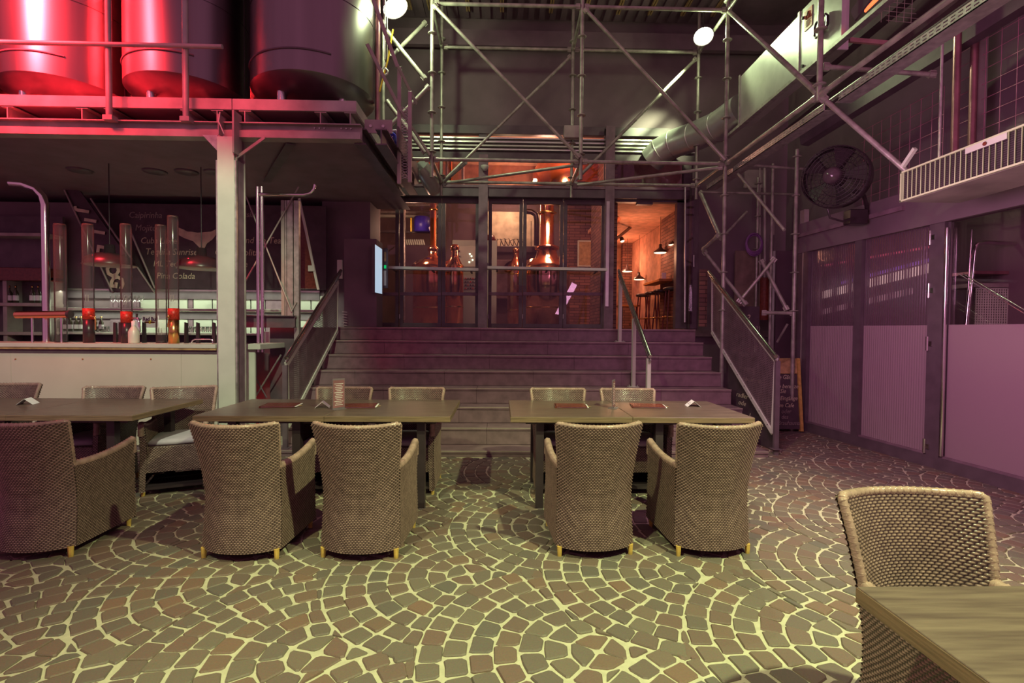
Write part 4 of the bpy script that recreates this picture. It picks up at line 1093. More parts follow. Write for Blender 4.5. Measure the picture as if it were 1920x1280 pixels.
# brand sign on the shelf
sg=thing('small_sign','small white drinks sign on the back bar shelf with red and blue letters','sign',tuple(P(283,600,8.0)))
x0,x1,z0,z1=ext(266,591,296,614,8.0); m=MB(); m.cbox(x0,x1,8.0,8.02,z0,z1,.002); m.build('plate',paper,sg)
text('lettering','Red Bull',.085,mat('sign_ink',(0.12,0.03,0.10),.5),(x0+.02,7.995,z1-.085),sg,ext=.001,bold=.003,sx=.78)
for s in (-1,1):
    c=Vector(((x0+x1)/2+s*.045,7.996,z0+.085)); m=MB(); m.lathe([(.0001,-.002),(.028,-.002),(.028,.002),(.0001,.002)],c,12,(0,1,0)); 
    m.v=[(c.x+(a-c.x)*1.4,b,c.z+(e-c.z)*.5) for a,b,e in m.v]; m.build('emblem_animal',leather,sg)
c=Vector(((x0+x1)/2,7.999,z0+.09)); m=MB(); m.lathe([(.0001,-.001),(.03,-.001),(.03,.001),(.0001,.001)],c,14,(0,1,0)); m.build('emblem_disc',yelp,sg)
# glass beer towers on the counter
def tower(px,ytop,ybot,D,w,label,fill=None):
    q=P(px,ybot,D); zt0=P(px,ytop,D).z; r=w/2*D/FPX; t=thing('beer_tower',label,'beer tower',(q.x,D,zc_))
    zc=zc_
    zfill=P(px,fill if fill else 640,D).z
    m=MB(); m.lathe([(r,zfill-zc+.0),(r,zt0-zc),(r*.9,zt0-zc+.02),(.0001,zt0-zc+.02)],(q.x,D,zc),20); m.build('glass_tube',tubeglass,t)
    if fill:
        m=MB(); m.lathe([(.0001,zfill-zc-.13),(r*1.02,zfill-zc-.13),(r*1.02,zfill-zc-.0),(.0001,zfill-zc+.004)],(q.x,D,zc),20); m.build('red_base_band',redliq,t)
        m=MB(); m.lathe([(.0001,.0),(r*.98,.0),(r*.98,zfill-zc-.13),(.0001,zfill-zc-.13)],(q.x,D,zc),20); m.build('column_base',brass if px in (166,326) else blackm,t)
    else:
        m=MB(); m.lathe([(.0001,.0),(r*.98,.0),(r*.98,zfill-zc),(.0001,zfill-zc)],(q.x,D,zc),20); m.build('column_base',blackm,t)
    for s in (-1,1): m=MB(); m.tube((q.x+s*r*.25,D-r*.4,zfill+.08),(q.x+s*r*.25,D-r*.4,zfill+.16),.004,5); m.build('inner_tube',whitem,t)
tower(115,423,640,6.15,19,'tall clear beer tower, leftmost of the row on the counter')
tower(167,423,640,6.05,18,'tall clear beer tower with red band above a brass base, left one',578)
tower(238,423,640,6.05,18,'tall clear beer tower with red band above a black base',584)
tower(303,425,640,6.15,18,'tall clear beer tower with plain black base, second from right')
tower(326,408,640,6.05,18,'tall clear beer tower with red band above a brass base, rightmost',578)
# taps
tp=thing('beer_tap','chrome beer tap beside the white bottle','tap',tuple(P(258,600,6.1)))
q=P(246,597,6.05); m=MB(); m.path([q,q+Vector((.06,-.02,.003)),q+Vector((.10,-.03,.003)),q+Vector((.115,-.03,-.05)),q+Vector((.115,-.03,-.10))],.012,8); m.build('spout',chrome,tp)
m=MB(); m.tube(q+Vector((.085,-.03,.0)),q+Vector((.088,-.03,.06)),.008,8,.013); m.build('tap_handle',blackm,tp)
tp2=thing('beer_tap','small brass tap beside the rightmost beer tower','tap',tuple(P(314,600,6.0)))
q=P(316,594,5.98); m=MB(); m.lathe([(.0001,-.02),(.022,0),(.0001,.03)],q,12); m.tube(q,q+Vector((-.01,0,-.12)),.006,6); m.build('tap_body',brass,tp2)
tp3=thing('beer_tap','small brass tap beside the left red-banded tower','tap',tuple(P(175,600,6.0)))
q=P(174,594,5.98); m=MB(); m.path([q+Vector((-.03,0,.01)),q+Vector((.02,0,.0)),q+Vector((.03,0,-.03)),q+Vector((.03,0,-.15))],.009,6); m.build('tap_body',brass,tp3)
bo=thing('spray_bottle','white squeeze bottle standing on the bar counter','bottle',(P(251,641,6.0).x,6.0,zc_))
q=Vector((P(251,641,6.0).x,6.0,zc_)); m=MB(); m.lathe([(.0001,0),(.052,0),(.056,.01),(.056,.13),(.045,.16),(.022,.20),(.02,.21)],q,20); m.build('body',whitem,bo)
m=MB(); m.lathe([(.023,.205),(.023,.255),(.015,.262),(.0001,.262)],q,14); m.build('cap',paper,bo)
for i,px in enumerate((216,226,270,349,371,401)):
    q=P(px,640,6.2); t=thing('tap_lever','black upright tap lever %s'%('leftmost, by the black-based tower','second from left, by the black-based tower','just right of the white squeeze bottle','first one right of the rightmost beer tower','second one right of the rightmost beer tower','last one, beside the steel column')[i],'tap lever',(q.x,q.y,zc_),0,'black tap levers left of the bottle' if px<240 else ('black tap levers beside the beer towers' if px>300 else None))
    m=MB(); zt0=P(px,604,6.2).z; m.add([(q.x-.02,6.19,zc_),(q.x+.02,6.19,zc_),(q.x+.02,6.22,zc_),(q.x-.02,6.22,zc_),(q.x-.014,6.19,zt0),(q.x+.014,6.19,zt0-.01),(q.x+.014,6.22,zt0-.01),(q.x-.014,6.22,zt0)],[(3,2,1,0),(4,5,6,7),(0,1,5,4),(1,2,6,5),(2,3,7,6),(3,0,4,7)]); m.build('lever',blackm,t)
hd=thing('grab_handle','chrome bow handle lying on the counter beside the column','handle',tuple(P(378,640,6.0)))
m=MB(); a=P(358,643,5.95); b=P(399,643,5.95); up_=Vector((0,0,.045)); m.path([a,a+up_*.7+Vector((.02,0,0)),a+up_+Vector((.05,0,0)),b+up_-Vector((.03,0,0)),b+up_*.7,b],.008,8); m.build('bow',chrome,hd)
# copper pipe tray at left
pt=thing('drip_pipe','thick horizontal copper-red pipe in front of the chrome stand','pipe',tuple(P(80,590,5.95)))
m=MB(); m.tube(P(31,590,6.0),P(131,589,6.0),.042,20); m.build('pipe_body',copper,pt)
m=MB(); m.tube(P(128,589,6.0),P(133,589,6.0),.046,20); m.build('end_ring',blackm,pt)
for px in (60,115): q=P(px,590,6.0); MB().tube((q.x,6.0,zc_),(q.x,6.0,q.z),.012,8).build('stand',chrome,pt)
# big chrome pipes
cp=thing('chrome_riser','tall chrome pipe rising from the counter at left with curved top','pipe',(P(88,640,6.3).x,6.3,zc_))
m=MB(); m.path([P(20,343,6.3),P(45,345,6.3),P(68,354,6.3),P(80,368,6.3),P(84,385,6.3),P(88,643,6.3)],.043,20); m.build('curved_pipe',chrome,cp)
cp2=thing('chrome_riser','twin chrome pipes right of the steel column with bent arm','pipe',(P(490,650,6.2).x,6.2,0))
for px in (483,491): m=MB(); m.tube(P(px,350,6.2),P(px+1.5,660,6.2),.020,14); m.build('upright_pipe',chrome,cp2)
m=MB(); m.path([P(485,364,6.18),P(570,365,6.18),P(582,362,6.18),P(588,355,6.18),P(590,346,6.18)],.020,14); m.build('bent_arm',chrome,cp2)
# galvanised post pair with cross rods
gp=thing('galvanised_post','galvanised steel posts with thin cross bracing right of the steel column','post',(P(548,600,6.5).x,6.5,0))
for a,b,m_ in ((527,533,redsteel),(534,537,galv),(538,549,galv),(551,560,galv)):
    x0,x1,_,_=ext(a,400,b,500,6.5); m=MB(); m.cbox(x0,x1,6.5,6.56,.02 if a>540 else P(540,592,6.5).z,P(540,375,6.5).z,.003); m.build('upright',m_,gp)
for a,b in (((455,352),(547,584)),((560,350),(455,536)),((547,582),(556,566))): m=MB(); m.tube(P(*a,6.48),P(*b,6.48),.010,6); m.build('cross_rod',redsteel,gp)
x0,x1,z0,z1=ext(455,591,552,614,6.4); m=MB(); ibeam_x(m,6.42,x0,x1,z0,z1,.10,.012); m.build('cross_beam',dark,gp)
m=MB(); m.cbox(x0,x1,6.55,6.58,z1-.2,z1-.1); 
x0,x1,z0,z1=ext(494,622,528,662,7.2); m.v=[];m.f=[];m.sm=[]; m.cbox(x0,x1,7.2,7.24,z0,z1,.003); m.build('steel_box_panel',alum,gp)
for a,b in (((527,665),(478,745)),((455,665),(500,745))): m=MB(); m.tube(P(*a,6.3),P(*b,6.3),.010,6); m.build('lower_rod',galv if a[0]>500 else dark,gp)
# tapered sign with amber glow
tw=thing('tapered_sign','tall tapered dark sign with pale edge beside the galvanised posts','sign',tuple(P(580,540,7.0)))
poly2('panel',[(560,372),(597,541),(560,541)],leather,tw,7.0,.03)
m=MB(); m.bar(P(561,372,6.98),P(597,543,6.98),.02,.03); m.build('pale_edge',whitem,tw)
m=MB(); m.bar(P(578,503,6.97),P(590,503,6.97),.02,.08); m.build('pale_mark',whitem,tw)
# bar pendants
pd=None
for px,py,lb in ((206,497,'black dome pendant lamp over the left of the bar'),(378,503,'black dome pendant lamp over the bar beside the steel column')):
    q=P(px,py,6.6); 
    if pd: copy_tree(pd,loc=tuple(q),label=lb); continue
    pd=thing('pendant_lamp',lb,'lamp',(0,0,0),0,'black dome pendants over the bar')
    m=MB(); m.lathe([(.29,0),(.285,.03),(.25,.09),(.16,.14),(.06,.16),(.055,.26),(.0001,.27)],(0,0,0),28); m.build('dome',blackm,pd)
    m=MB(); m.lathe([(.29,.0),(.27,-.008),(.0001,-.012)],(0,0,0),28); m.build('diffuser',redsteel,pd)
    m=MB(); m.tube((0,0,.27),(0,0,zbe+.028-P(206,497,6.6).z),.006,6); m.build('cable',blackm,pd)
    m=MB(); m.disc((-.02,-.24,.09),(0,1,0),.008,.01,8); m.build('indicator',redled,pd); pd.location=q
# ================================================================== dark panels left of the glass doors
ps=struct('wall_stair_side')
m=MB(); x0,x1,z0,z1=ext(604,352,694,612,8.4); m.box(x0,x1,8.4,9.1,0,3.6); m.build('dark_panel',ambientdark,ps)
m=MB(); x0,x1,_,_=ext(645,450,706,600,8.0); m.cbox(x0,x1,8.0,8.4,ZL,P(670,447,8.0).z,.01); m.build('cabinet_box',ambientdark,ps)
m=MB(); m.box(XL-.5,XL-.02,6.6,9.0,0,ZL-.01); m.build('side_base',dark,ps)
lv=thing('vent_grille','narrow dark louvre grille at the head of the left railing','vent',tuple(P(648,590,7.9)))
for i in range(7): m=MB(); p=P(642,584+5*i,7.85); q=P(651,585+5*i,7.85); m.bar(p,q,.02,.012); m.build('slat',galv,lv)
bx2=thing('pale_post','short pale upright strip at the head of the left railing','post',tuple(P(636,540,7.7)))
m=MB(); x0,x1,z0,z1=ext(632,487,641,522,7.7); m.cbox(x0,x1,7.7,7.74,z0,z1,.003); m.build('strip',whitem,bx2)
ks=thing('wall_screen','bright pale blue upright wall screen left of the glass doors','screen',tuple(P(709,552,7.9)))
a=P(703,457,7.85); b=P(716,466,8.35); c=P(716,552,8.35); d=P(703,549,7.85)
m=MB(); m.prism([a,b,c,d],(-.05,.0,0)); m.build('housing',dark,ks)
m=MB(); m.prism([a+Vector((.004,0,-.01)),b+Vector((.004,0,-.01)),c+Vector((.004,0,.01)),d+Vector((.004,0,.01))],(-.003,0,0)); m.build('display',screenm,ks)
kp=thing('door_entry_unit','narrow dark door unit with green light next to the wall screen','intercom',tuple(P(722,540,8.4)))
m=MB(); x0,x1,z0,z1=ext(718,465,727,540,8.45); m.cbox(x0,x1,8.45,8.5,z0,z1,.003); m.build('housing',dark,kp)
m=MB(); x0,x1,z0,z1=ext(720,497,724,503,8.44); m.box(x0,x1,8.44,8.45,z0,z1); m.build('green_light',greenglow,kp)
m=MB(); x0,x1,z0,z1=ext(719,507,724,535,8.44); m.box(x0,x1,8.44,8.45,z0,z1); m.build('notice',whitem,kp)
m=MB(); x0,x1,z0,z1=ext(720,472,724,490,8.44); m.box(x0,x1,8.44,8.45,z0,z1); m.build('switch_plate',woodp,kp)
# striped grille lamp under the deck
gl=thing('striped_light','pale yellow striped light strip seen below the platform','light',tuple(P(632,312,7.6)))
for i in range(14):
    a=P(597+i*5,315,7.6); b=P(593+i*5,309,7.6); m=MB(); m.bar(a,b,.01,.024); m.build('stripe',MATS.get('yelglow') or mat('yelglow',(0.8,0.8,0.4),.5,emit=(.8,.8,.3),estr=.6),gl)
m=MB(); x0,x1,z0,z1=ext(590,300,672,322,7.65); m.cbox(x0,x1,7.65,7.70,z0,z1,.004); m.build('housing',ceilm,gl)
m=MB(); x0,x1,z0,z1=ext(596,324,720,338,7.8); m.cbox(x0,x1,7.8,7.86,z0,z1,.004); m.build('box_beam',redsteel,gl)
# ================================================================== RIGHT GLASS WALL
A=GZ(1513,808,0); Bq=GZ(1921,926,0); wd=(A-Bq); wd.z=0; wd.normalize()
nrm=Vector((-wd.y,wd.x,0));
if nrm.x>0: nrm=-nrm          # toward the court
def wpt(px,z=0.0):
    """point on the wall line under image column px"""
    d=ray(px,620); den=d.x*wd.y-d.y*wd.x; t=(A.x*wd.y-A.y*wd.x)/den; return Vector((d.x*t,d.y*t,z))
def wz(px,py):
    q=wpt(px); return P(px,py,q.y).z
def wbox(m,pa,pb,z0,z1,off0,off1):
    a=pa if isinstance(pa,Vector) else wpt(pa); b=pb if isinstance(pb,Vector) else wpt(pb)
    poly=[a+nrm*off0,b+nrm*off0,b+nrm*off1,a+nrm*off1]
    return m.prism([Vector((p.x,p.y,z0)) for p in poly],(0,0,z1-z0))
gw=struct('wall_right_glazed')
ZH=2.55
ends=wpt(1985)-wd*2.6; ends.z=0
zs0,zs1=.10,.14
m=MB(); wbox(m,1500,ends,0,.13,-.06,.05); m.build('base_beam',dark,gw)
m=MB(); wbox(m,1506,ends,.13,.15,-.02,.035); m.build('sill_profile',purplem,gw)
for i,(a,b) in enumerate(((1496,1519),(1606,1619),(1746,1774))):
    m=MB(); wbox(m,a,b,.13,ZH+.25,-.05,.05); m.build('stile',dark,gw)
m=MB(); wbox(m,1496,ends,ZH-.0,ZH+.42,-.06,.06); m.build('head_beam',ambientdark,gw)
m=MB(); wbox(m,1500,1700,ZH+.22,ZH+.27,.06,.10); m.build('rail_profile',purplem,gw)
zf=wz(1680,610)
def panel(n,a,b,pitch=.03,amp=.006):
    w=struct('window_%d'%n); A_=wpt(a); B_=wpt(b); L=(B_-A_).length; k=int(L/pitch*6); m=MB()
    vs=[];fs=[]
    for i in range(k+1):
        q=A_.lerp(B_,i/k)+nrm*(amp*abs(math.sin(PI*i/6)))
        vs+= [Vector((q.x,q.y,zf)),Vector((q.x,q.y,ZH))]
    for i in range(k): fs.append((2*i,2*i+2,2*i+3,2*i+1))
    m.add(vs,fs); m.build('ribbed_sheet',ribglass,w)
    vs=[];fs=[]; m=MB()
    for i in range(k+1):
        q=A_.lerp(B_,i/k)+nrm*(amp*abs(math.sin(PI*i/6)))
        vs+= [Vector((q.x,q.y,.15)),Vector((q.x,q.y,zf))]
    for i in range(k): fs.append((2*i,2*i+2,2*i+3,2*i+1))
    m.add(vs,fs); m.build('frosted_lower_sheet',frostglass,w)
panel(8,1519,1606); panel(9,1619,1746)
w=struct('window_10'); m=MB(); wbox(m,1779,ends,.15,wz(1850,608),-.004,.004); m.build('frosted_lower_sheet',frostglass,w)
m=MB(); wbox(m,1779,ends,wz(1850,608),ZH+.0,-.004,.004); m.build('clear_pane',pane,w)
m=MB(); p=wpt(1778); m.tube((p.x-.04,p.y,.15),(p.x-.04,p.y,P(1784,427,p.y).z),.018,14); m.build('vertical_pull',chrome,w)
for py in (446,545,644,835):
    q=wpt(1748); z=P(1750,py,q.y).z; h=struct('trim_4')
    m=MB(); c=Vector((q.x,q.y,z))+nrm*.055
    m.tube(c-Vector((0,0,.075)),c+Vector((0,0,.075)),.017,12); m.build('hinge_barrel',chrome,h)
    m=MB(); c2=wpt(1757); c2=Vector((c2.x,c2.y,z))+nrm*.055; m.bar(c,c2,.012,.05); m.build('hinge_leaf',chrome,h)
# upper wall to the right: dark steel with wire grid in front
uw=struct('wall_right')
WXs=[(5.15,9.0),(5.15,7.0),(5.3,5.5),(5.45,3.6)]
m=MB()
for (xa_,ya_),(xb_,yb_) in zip(WXs,WXs[1:]): m.prism([(xa_,ya_,0),(xb_,yb_,0),(xb_+.1,yb_,0),(xa_+.1,ya_,0)],(0,0,7.0))
m.build('cladding',ambientdark,uw)
MB().box(2.6,6.0,3.0,9.1,7.0,7.05).build('roof_sheet',ceilm,uw)
# girders on the upper right
for (a,b,w_) in (((1735,190,4.6),(1780,170,4.6),.1),):
    pass
for x,y in ((4.75,5.2),(4.98,5.25)):
    m=MB(); m.tube((x,y,ZH+.2),(x,y,6.5),.035,12); m.build('drain_pipe',MATS['red_lit_pipe'],uw)
m=MB(); m.box(5.02,5.12,5.24,5.3,ZH+.2,6.5); m.build('corner_post',redsteel,uw)
m=MB(); m.bar((4.35,7.2,4.2),(5.4,3.4,4.9),.14,.22); m.build('sloping_girder',dark,uw)
m=MB(); m.bar((4.55,7.4,5.2),(5.4,3.6,6.0),.14,.22); m.build('sloping_girder',dark,uw)
# wire grid
wg=thing('wire_grid','large welded wire grid screen high on the right wall','wire mesh',(4.95,4.9,3.0))
m=MB()
for i in range(14):
    y=3.5+i*.155; x=5.2-(y-3.5)*.05; m.tube((x-.05,y,2.95),(x-.05,y,4.95),.004,4)
for j in range(14):
    z=2.95+j*.155; m.tube((5.15,3.5,z),(5.05,5.5,z),.004,4)
for i in range(9):
    y=5.6+i*.155; m.tube((4.98,y,2.95),(4.98,y,4.2),.004,4)
for j in range(9):
    z=2.95+j*.155; m.tube((4.98,5.6,z),(4.98,6.9,z),.004,4)
o=m.build('wires',mat('mauve_wire',(0.55,0.22,0.32),.5),wg); o['kind']='stuff'
area('lilac_wall_fill',(3.9,4.2,6.4),(5.1,4.9,3.4),3,(.9,.25,.5),.6,.6)  # added unseen lilac fill for the upper right wall
# heater element at top right
hn=thing('patio_heater','glowing orange radiant heater in a wire cage at the top right','heater',tuple(P(1645,8,4.9)))
for dy in (0,7):
    m=MB(); m.tube(P(1622,19+dy*.4,4.9),P(1650+dy,-12,4.7),.010,8); m.build('glowing_element',orangeneon,hn)
m=MB(); m.bar(P(1600,30,4.95),P(1640,-25,4.7),.02,.14); m.build('reflector',dark,hn)
for k in range(5): m=MB(); m.tube(P(1650+3*k,2+9*k,4.8),P(1712+3*k,8+9*k,4.8),.003,4); m.build('cage_wire',redsteel,hn)
for k in range(5): m=MB(); m.tube(P(1655+14*k,-5,4.8),P(1652+14*k,42,4.8),.003,4); m.build('cage_wire',redsteel,hn)
lt=thing('wall_light_bar','dim pinkish light bar below the glowing heater','light',tuple(P(1634,80,5.4)))
m=MB(); m.bar(P(1592,75,5.4),P(1676,82,5.4),.03,.045); m.build('diffuser',mat('dim_pink_panel',(0.55,0.3,0.3),.5),lt)
# air heater box with ribbed grille
hb=thing('air_heater','long box-shaped air heater with pale ribbed grille hanging at right','heater',(3.62,3.9,2.5))
XH=3.60; yA=PX(1689,350,XH).y; yB=2.75; za=PX(1689,323,XH).z; zb2=PX(1689,379,XH).z
m=MB(); m.cbox(XH+.012,XH+.55,yB,yA,zb2,za,.01); m.build('casing',redsteel,hb)
m=MB(); m.box(XH+.009,XH+.0115,yB+.01,yA-.01,zb2+.012,za-.012); m.build('dark_backing',blackm,hb)
fr_=[((yB,za-.008),(yA,za-.008)),((yB,zb2+.008),(yA,zb2+.008)),((yA-.008,zb2),(yA-.008,za)),((yB,zb2),(yB,za))]
m=MB()
for (y0_,z0_),(y1_,z1_) in fr_: m.bar((XH,y0_,z0_),(XH,y1_,z1_),.02,.014)
m.build('grille_frame',creamm,hb)
n=36
for i in range(n):
    y=yA-.03-i*(yA-yB-.05)/n; m=MB(); m.bar((XH,y,zb2+.01),(XH,y,za-.01),.004,.007,up=(1,0,0)); m.build('rib',creamm,hb)
m=MB(); k=0
zz=zb2+.02
while zz<za-.02:
    m.tube((XH+.008,yB,zz),(XH+.008,yA,zz),.0018,4); zz+=.016
o=m.build('fine_mesh',dark,hb); o['kind']='stuff'
m=MB(); yl=PX(1850,270,XH).y; m.box(XH-.012,XH-.006,yl-.16,yl+.16,za-.06,za-.015); m.build('name_strip',whitem,hb)
m=MB(); m.disc((XH-.016,yl,za-.037),(1,0,0),.015,.005,12); m.build('strip_mark',leather,hb)
m=MB(); m.tube((XH+.3,yA-.05,za),(XH+.3,yA-.05,4.2),.012,8); m.tube((XH+.3,3.1,za),(XH+.3,3.1,4.2),.012,8); m.build('hanger_rod',galv,hb)
m=MB(); m.bar(PX(1693,312,XH-.02),PX(1716,278,XH-.02),.03,.03); m.build('strut',whitem,hb)
# fan
fn=thing('cage_fan','large black cage fan hanging on the scaffold at right','fan',tuple(P(1555,345,5.6)))
fc=P(1566,332,5.75); fa=Vector((-.75,-.65,-.05)).normalized(); fm=fa.to_track_quat('Z','Y').to_matrix()
def ring(m,r,z,th,n=40): m.path([fc+fm@Vector((r*math.cos(2*PI*k/n),r*math.sin(2*PI*k/n),z)) for k in range(n)],th,6,closed=True)
m=MB()
for r,z in ((.34,0),(.34,.05),(.34,-.12),(.33,.11),(.30,.125),(.26,.135),(.22,.14),(.18,.145),(.14,.15),(.30,-.15),(.2,-.17)): ring(m,r,z,.004)
for k in range(36):
    a=2*PI*k/36; pts=[fc+fm@Vector((r*math.cos(a),r*math.sin(a),z)) for r,z in ((.09,.155),(.2,.142),(.33,.11),(.345,0),(.34,-.12),(.2,-.17),(.1,-.17))]; m.path(pts,.0025,4)
m.build('cage',blackm,fn)
m=MB(); m.lathe([(.335,-.13),(.345,-.13),(.345,.02),(.335,.02)],fc,40,fa); m.build('shroud',blackm,fn)
m=MB(); m.lathe([(.0001,.19),(.05,.18),(.09,.15),(.10,.10),(.10,-.12),(.0001,-.14)],fc,24,fa); m.build('motor_hub',mat('glossy_black',(0.10,.065,.08),.12),fn)
for k in range(5):
    a=2*PI*k/5; m=MB(); c=math.cos(a); s_=math.sin(a)
    vs=[fc+fm@Vector(p) for p in ((.08*c,.08*s_,.03),(.31*c-.10*s_,.31*s_+.10*c,.05),(.31*c+.10*s_,.31*s_-.10*c,-.04),(.08*c+.03*s_,.08*s_-.03*c,-.03))]
    m.prism(vs,fa*.006); m.build('blade',blackm,fn)
m=MB(); m.path([P(1598,358,5.8),P(1618,362,5.8),P(1624,380,5.9),P(1626,398,6.0)],.022,10); m.build('yoke_arm',blackm,fn)
m=MB(); m.path([P(1552,392,5.7),P(1556,408,5.7),P(1580,415,5.7),P(1600,408,5.8)],.012,8); m.build('cable_loop',blackm,fn)
m=MB(); m.cbox(P(1592,412,5.9).x,P(1625,412,5.9).x,5.88,6.0,P(1600,420,5.9).z,P(1600,392,5.9).z,.01); m.build('junction_box',blackm,fn)
# upper right dark girder (parallel to ledger) and pipes
g2=thing('roof_girder','dark lattice girder running along the right scaffold top','girder',(3.9,5.5,4.4))
for z in (zl+.55,):
    m=MB(); m.tube((XR_+.25,3.0,zl+.06),(XR_+.25,F,zl+.02),.022,8); m.build('chord',dark,g2)
m=MB(); m.bar((XR_+.9,2.6,zl+.75),(XR_+.9,7.2,zl+.45),.08,.12); m.build('chord',dark,g2)
# ================================================================== back right corner
br=struct('wall_corner')
def flat(px0,py0,px1,py1,D,m_,name,th=.03):
    m=MB(); pbox(m,px0,py0,px1,py1,D,th,.003); return m.build(name,m_,br)
flat(1378,470,1424,618,8.5,redsteel if False else mat('brown_panel',(0.22,.15,.12),.6),'brown_panel')
flat(1312,505,1326,612,8.2,brick_in,'brick_pier')
flat(1426,520,1446,600,8.0,leather,'mauve_panel')
flat(1445,470,1452,655,7.9,alum,'edge_profile')
x0,x1,_,_=ext(1455,470,1506,640,7.9); m=MB(); m.box(x0,x1,7.9,7.91,.3,P(1480,470,7.9).z); m.build('ribbed_pane',ribglass,br)
flat(1445,440,1452,470,7.9,dark,'edge_profile')
flat(1396,318,1430,352,8.7,redsteel,'small_window_frame')
for px,w_ in ((1425,2),(1434,4),(1450,3)):
    m=MB(); m.tube(P(px,315,8.4),P(px,600,8.4),.012*w_/2,8); m.build('conduit',redsteel,br)
m=MB(); m.cbox(P(1508,400,7.1).x,P(1517,400,7.1).x,7.1,7.2,0,P(1510,392,7.1).z,.004); m.build('wall_post',redsteel,br)
kb=thing('chalk_sign','small black chalk sign hanging behind the right railing','sign',tuple(P(1400,600,7.6)))
m=MB(); pbox(m,1372,574,1424,622,7.6,.02,.003); m.build('board',boardm,kb)
def scr(par,px,py,s,h,D,m_=chalk,sh=.25): text('chalk_writing',s,h*D/FPX*1.4,m_,P(px,py,D),par,shear=sh,ext=.001)
scr(kb,1388,600,'2,2',11,7.59); scr(kb,1402,620,'(0,2)',9,7.59,chalkdim)
# chalk board on the stairs behind the railing
cbd=thing('chalk_board','tall chalkboard leaning on the stairs behind the right railing','sign',tuple(P(1395,800,6.05)))
XC=P(1447,850,5.72).x+.07
m=MB(); m.cbox(XC,XC+.025,5.80,7.15,.012,1.12,.003); m.build('board',boardm,cbd)
m=MB()
for (a_,b_) in (((XC+.012,5.79,.012),(XC+.012,5.79,1.13)),((XC+.012,7.16,.012),(XC+.012,7.16,1.13)),((XC+.012,5.79,1.13),(XC+.012,7.16,1.13))): m.bar(a_,b_,.03,.03)
m.build('board_frame',dark,cbd)
RX=Matrix(((0,0,-1),(-1,0,0),(0,1,0)))
for px,py,s in ((1384,667,'Maibock'),(1386,692,'roserei'),(1392,712,'naussum'),(1380,742,'radler'),(1384,757,'ode'),(1404,782,'L,')):
    q=PX(px,py,XC-.004); text('chalk_writing',s,9*q.y/FPX*1.4,chalk if py>700 else chalkdim,q,cbd,rot=RX,shear=.25,ext=.001,sx=1.5)
# coiled hose
ho=thing('coiled_cable','purple coiled cable hanging on the scaffold upright','cable',tuple(P(1415,460,8.2)))
m=MB()
for k in range(6):
    c=P(1414+k*.6,455+k*.8,8.15); r=.15+.012*(k%3); m.path([c+Vector((r*.8*math.cos(2*PI*i/20),.01*k,r*math.sin(2*PI*i/20))) for i in range(20)],.011,6,closed=True)
m.build('coil',mat('purple_cable',(0.25,.10,.30),.5),ho)
# sandwich board
sb=thing('sandwich_board','wooden A-frame chalkboard with handwritten German text beside the glass wall','sign',tuple(P(1478,806,6.85)))
D_=6.9; b0_=P(1452,806,D_); b1_=P(1504,806,D_); t0_=P(1453,672,D_+.18); t1_=P(1497,672,D_+.18)
gz=0.02
def lerp4(u,v): return (b0_.lerp(b1_,u)).lerp(t0_.lerp(t1_,u),v)
for p_ in (b0_,b1_): p_.z=gz
m=MB(); m.prism([lerp4(.0,.03),lerp4(.93,.03),lerp4(.93,.78),lerp4(0,.78)],(0,.02,0)); m.build('blackboard_face',boardm,sb)
m=MB(); m.prism([lerp4(-.05,.79),lerp4(1.0,.79),lerp4(1.0,1.0),lerp4(-.05,1.0)],(0,.025,0)); m.build('top_board',woodp,sb)
m=MB(); m.bar(lerp4(.97,0),lerp4(.97,1.0),.04,.05,up=(0,1,0)); m.build('side_frame',yelwood,sb)
m=MB(); m.bar(lerp4(-.03,0),lerp4(-.03,1.0),.04,.05,up=(0,1,0)); m.build('side_frame',yelwood,sb)
m=MB(); m.bar(lerp4(.5,0.02)+Vector((0,.45,0)),lerp4(.5,1.0),.5,.03); m.build('rear_leg_frame',woodp,sb)
m=MB(); m.path([lerp4(.8,.9)+Vector((0,-.02,0)),lerp4(.76,.84)+Vector((0,-.02,0)),lerp4(.7,.70)+Vector((0,-.02,0))],.006,6); m.build('string',blackm,sb)
for py,s,px in ((710,'te Gäste',1456),(727,'te benutzen',1455),(736,'Sie',1462),(749,'e Eingänge',1454),(762,'am Cafe',1456),(773,'oder',1464),(783,'des',1464),(794,'Brauhauses!',1457)):
    f=(806-py)/134.0; q=lerp4((px-1452)/52.0,f); text('chalk_writing',s,.085,chalk if py<770 else chalkdim,Vector((q.x,q.y-.012,q.z)),sb,shear=.2,ext=.001,sx=.85)
# ================================================================== behind the clear pane at right: machine with steel frame
mc=thing('steel_trolley','steel tube trolley with perforated basket behind the right glass','trolley',(5.3,4.5,0))
DT=5.1
m=MB(); m.path([P(1812,610,DT),P(1826,470,DT),P(1832,458,DT),P(1845,454,DT),P(1990,460,DT)],.022,12); m.build('tube_frame',chrome,mc)
m=MB(); m.tube(P(1822,430,DT),P(1812,610,DT),.006,6); m.build('rod',chrome,mc)
m=MB(); pbox(m,1828,508,1990,514,DT+.05,.4,.003); m.build('upper_shelf',MATS['red_lit_pipe'],mc)
m=MB(); pbox(m,1826,531,1990,539,DT+.05,.4,.003); m.build('basket_rim',redsteel,mc)
x0,x1,z0,z1=ext(1829,541,1990,612,DT+.05); m=MB(); st=.026
xx=x0
while xx<x1: m.box(xx,xx+.012,DT+.05,DT+.055,z0,z1); xx+=st
zz=z0
while zz<z1: m.box(x0,x1,DT+.056,DT+.06,zz,zz+.012); zz+=st
o=m.build('perforated_basket',whitem,mc); o['kind']='stuff'
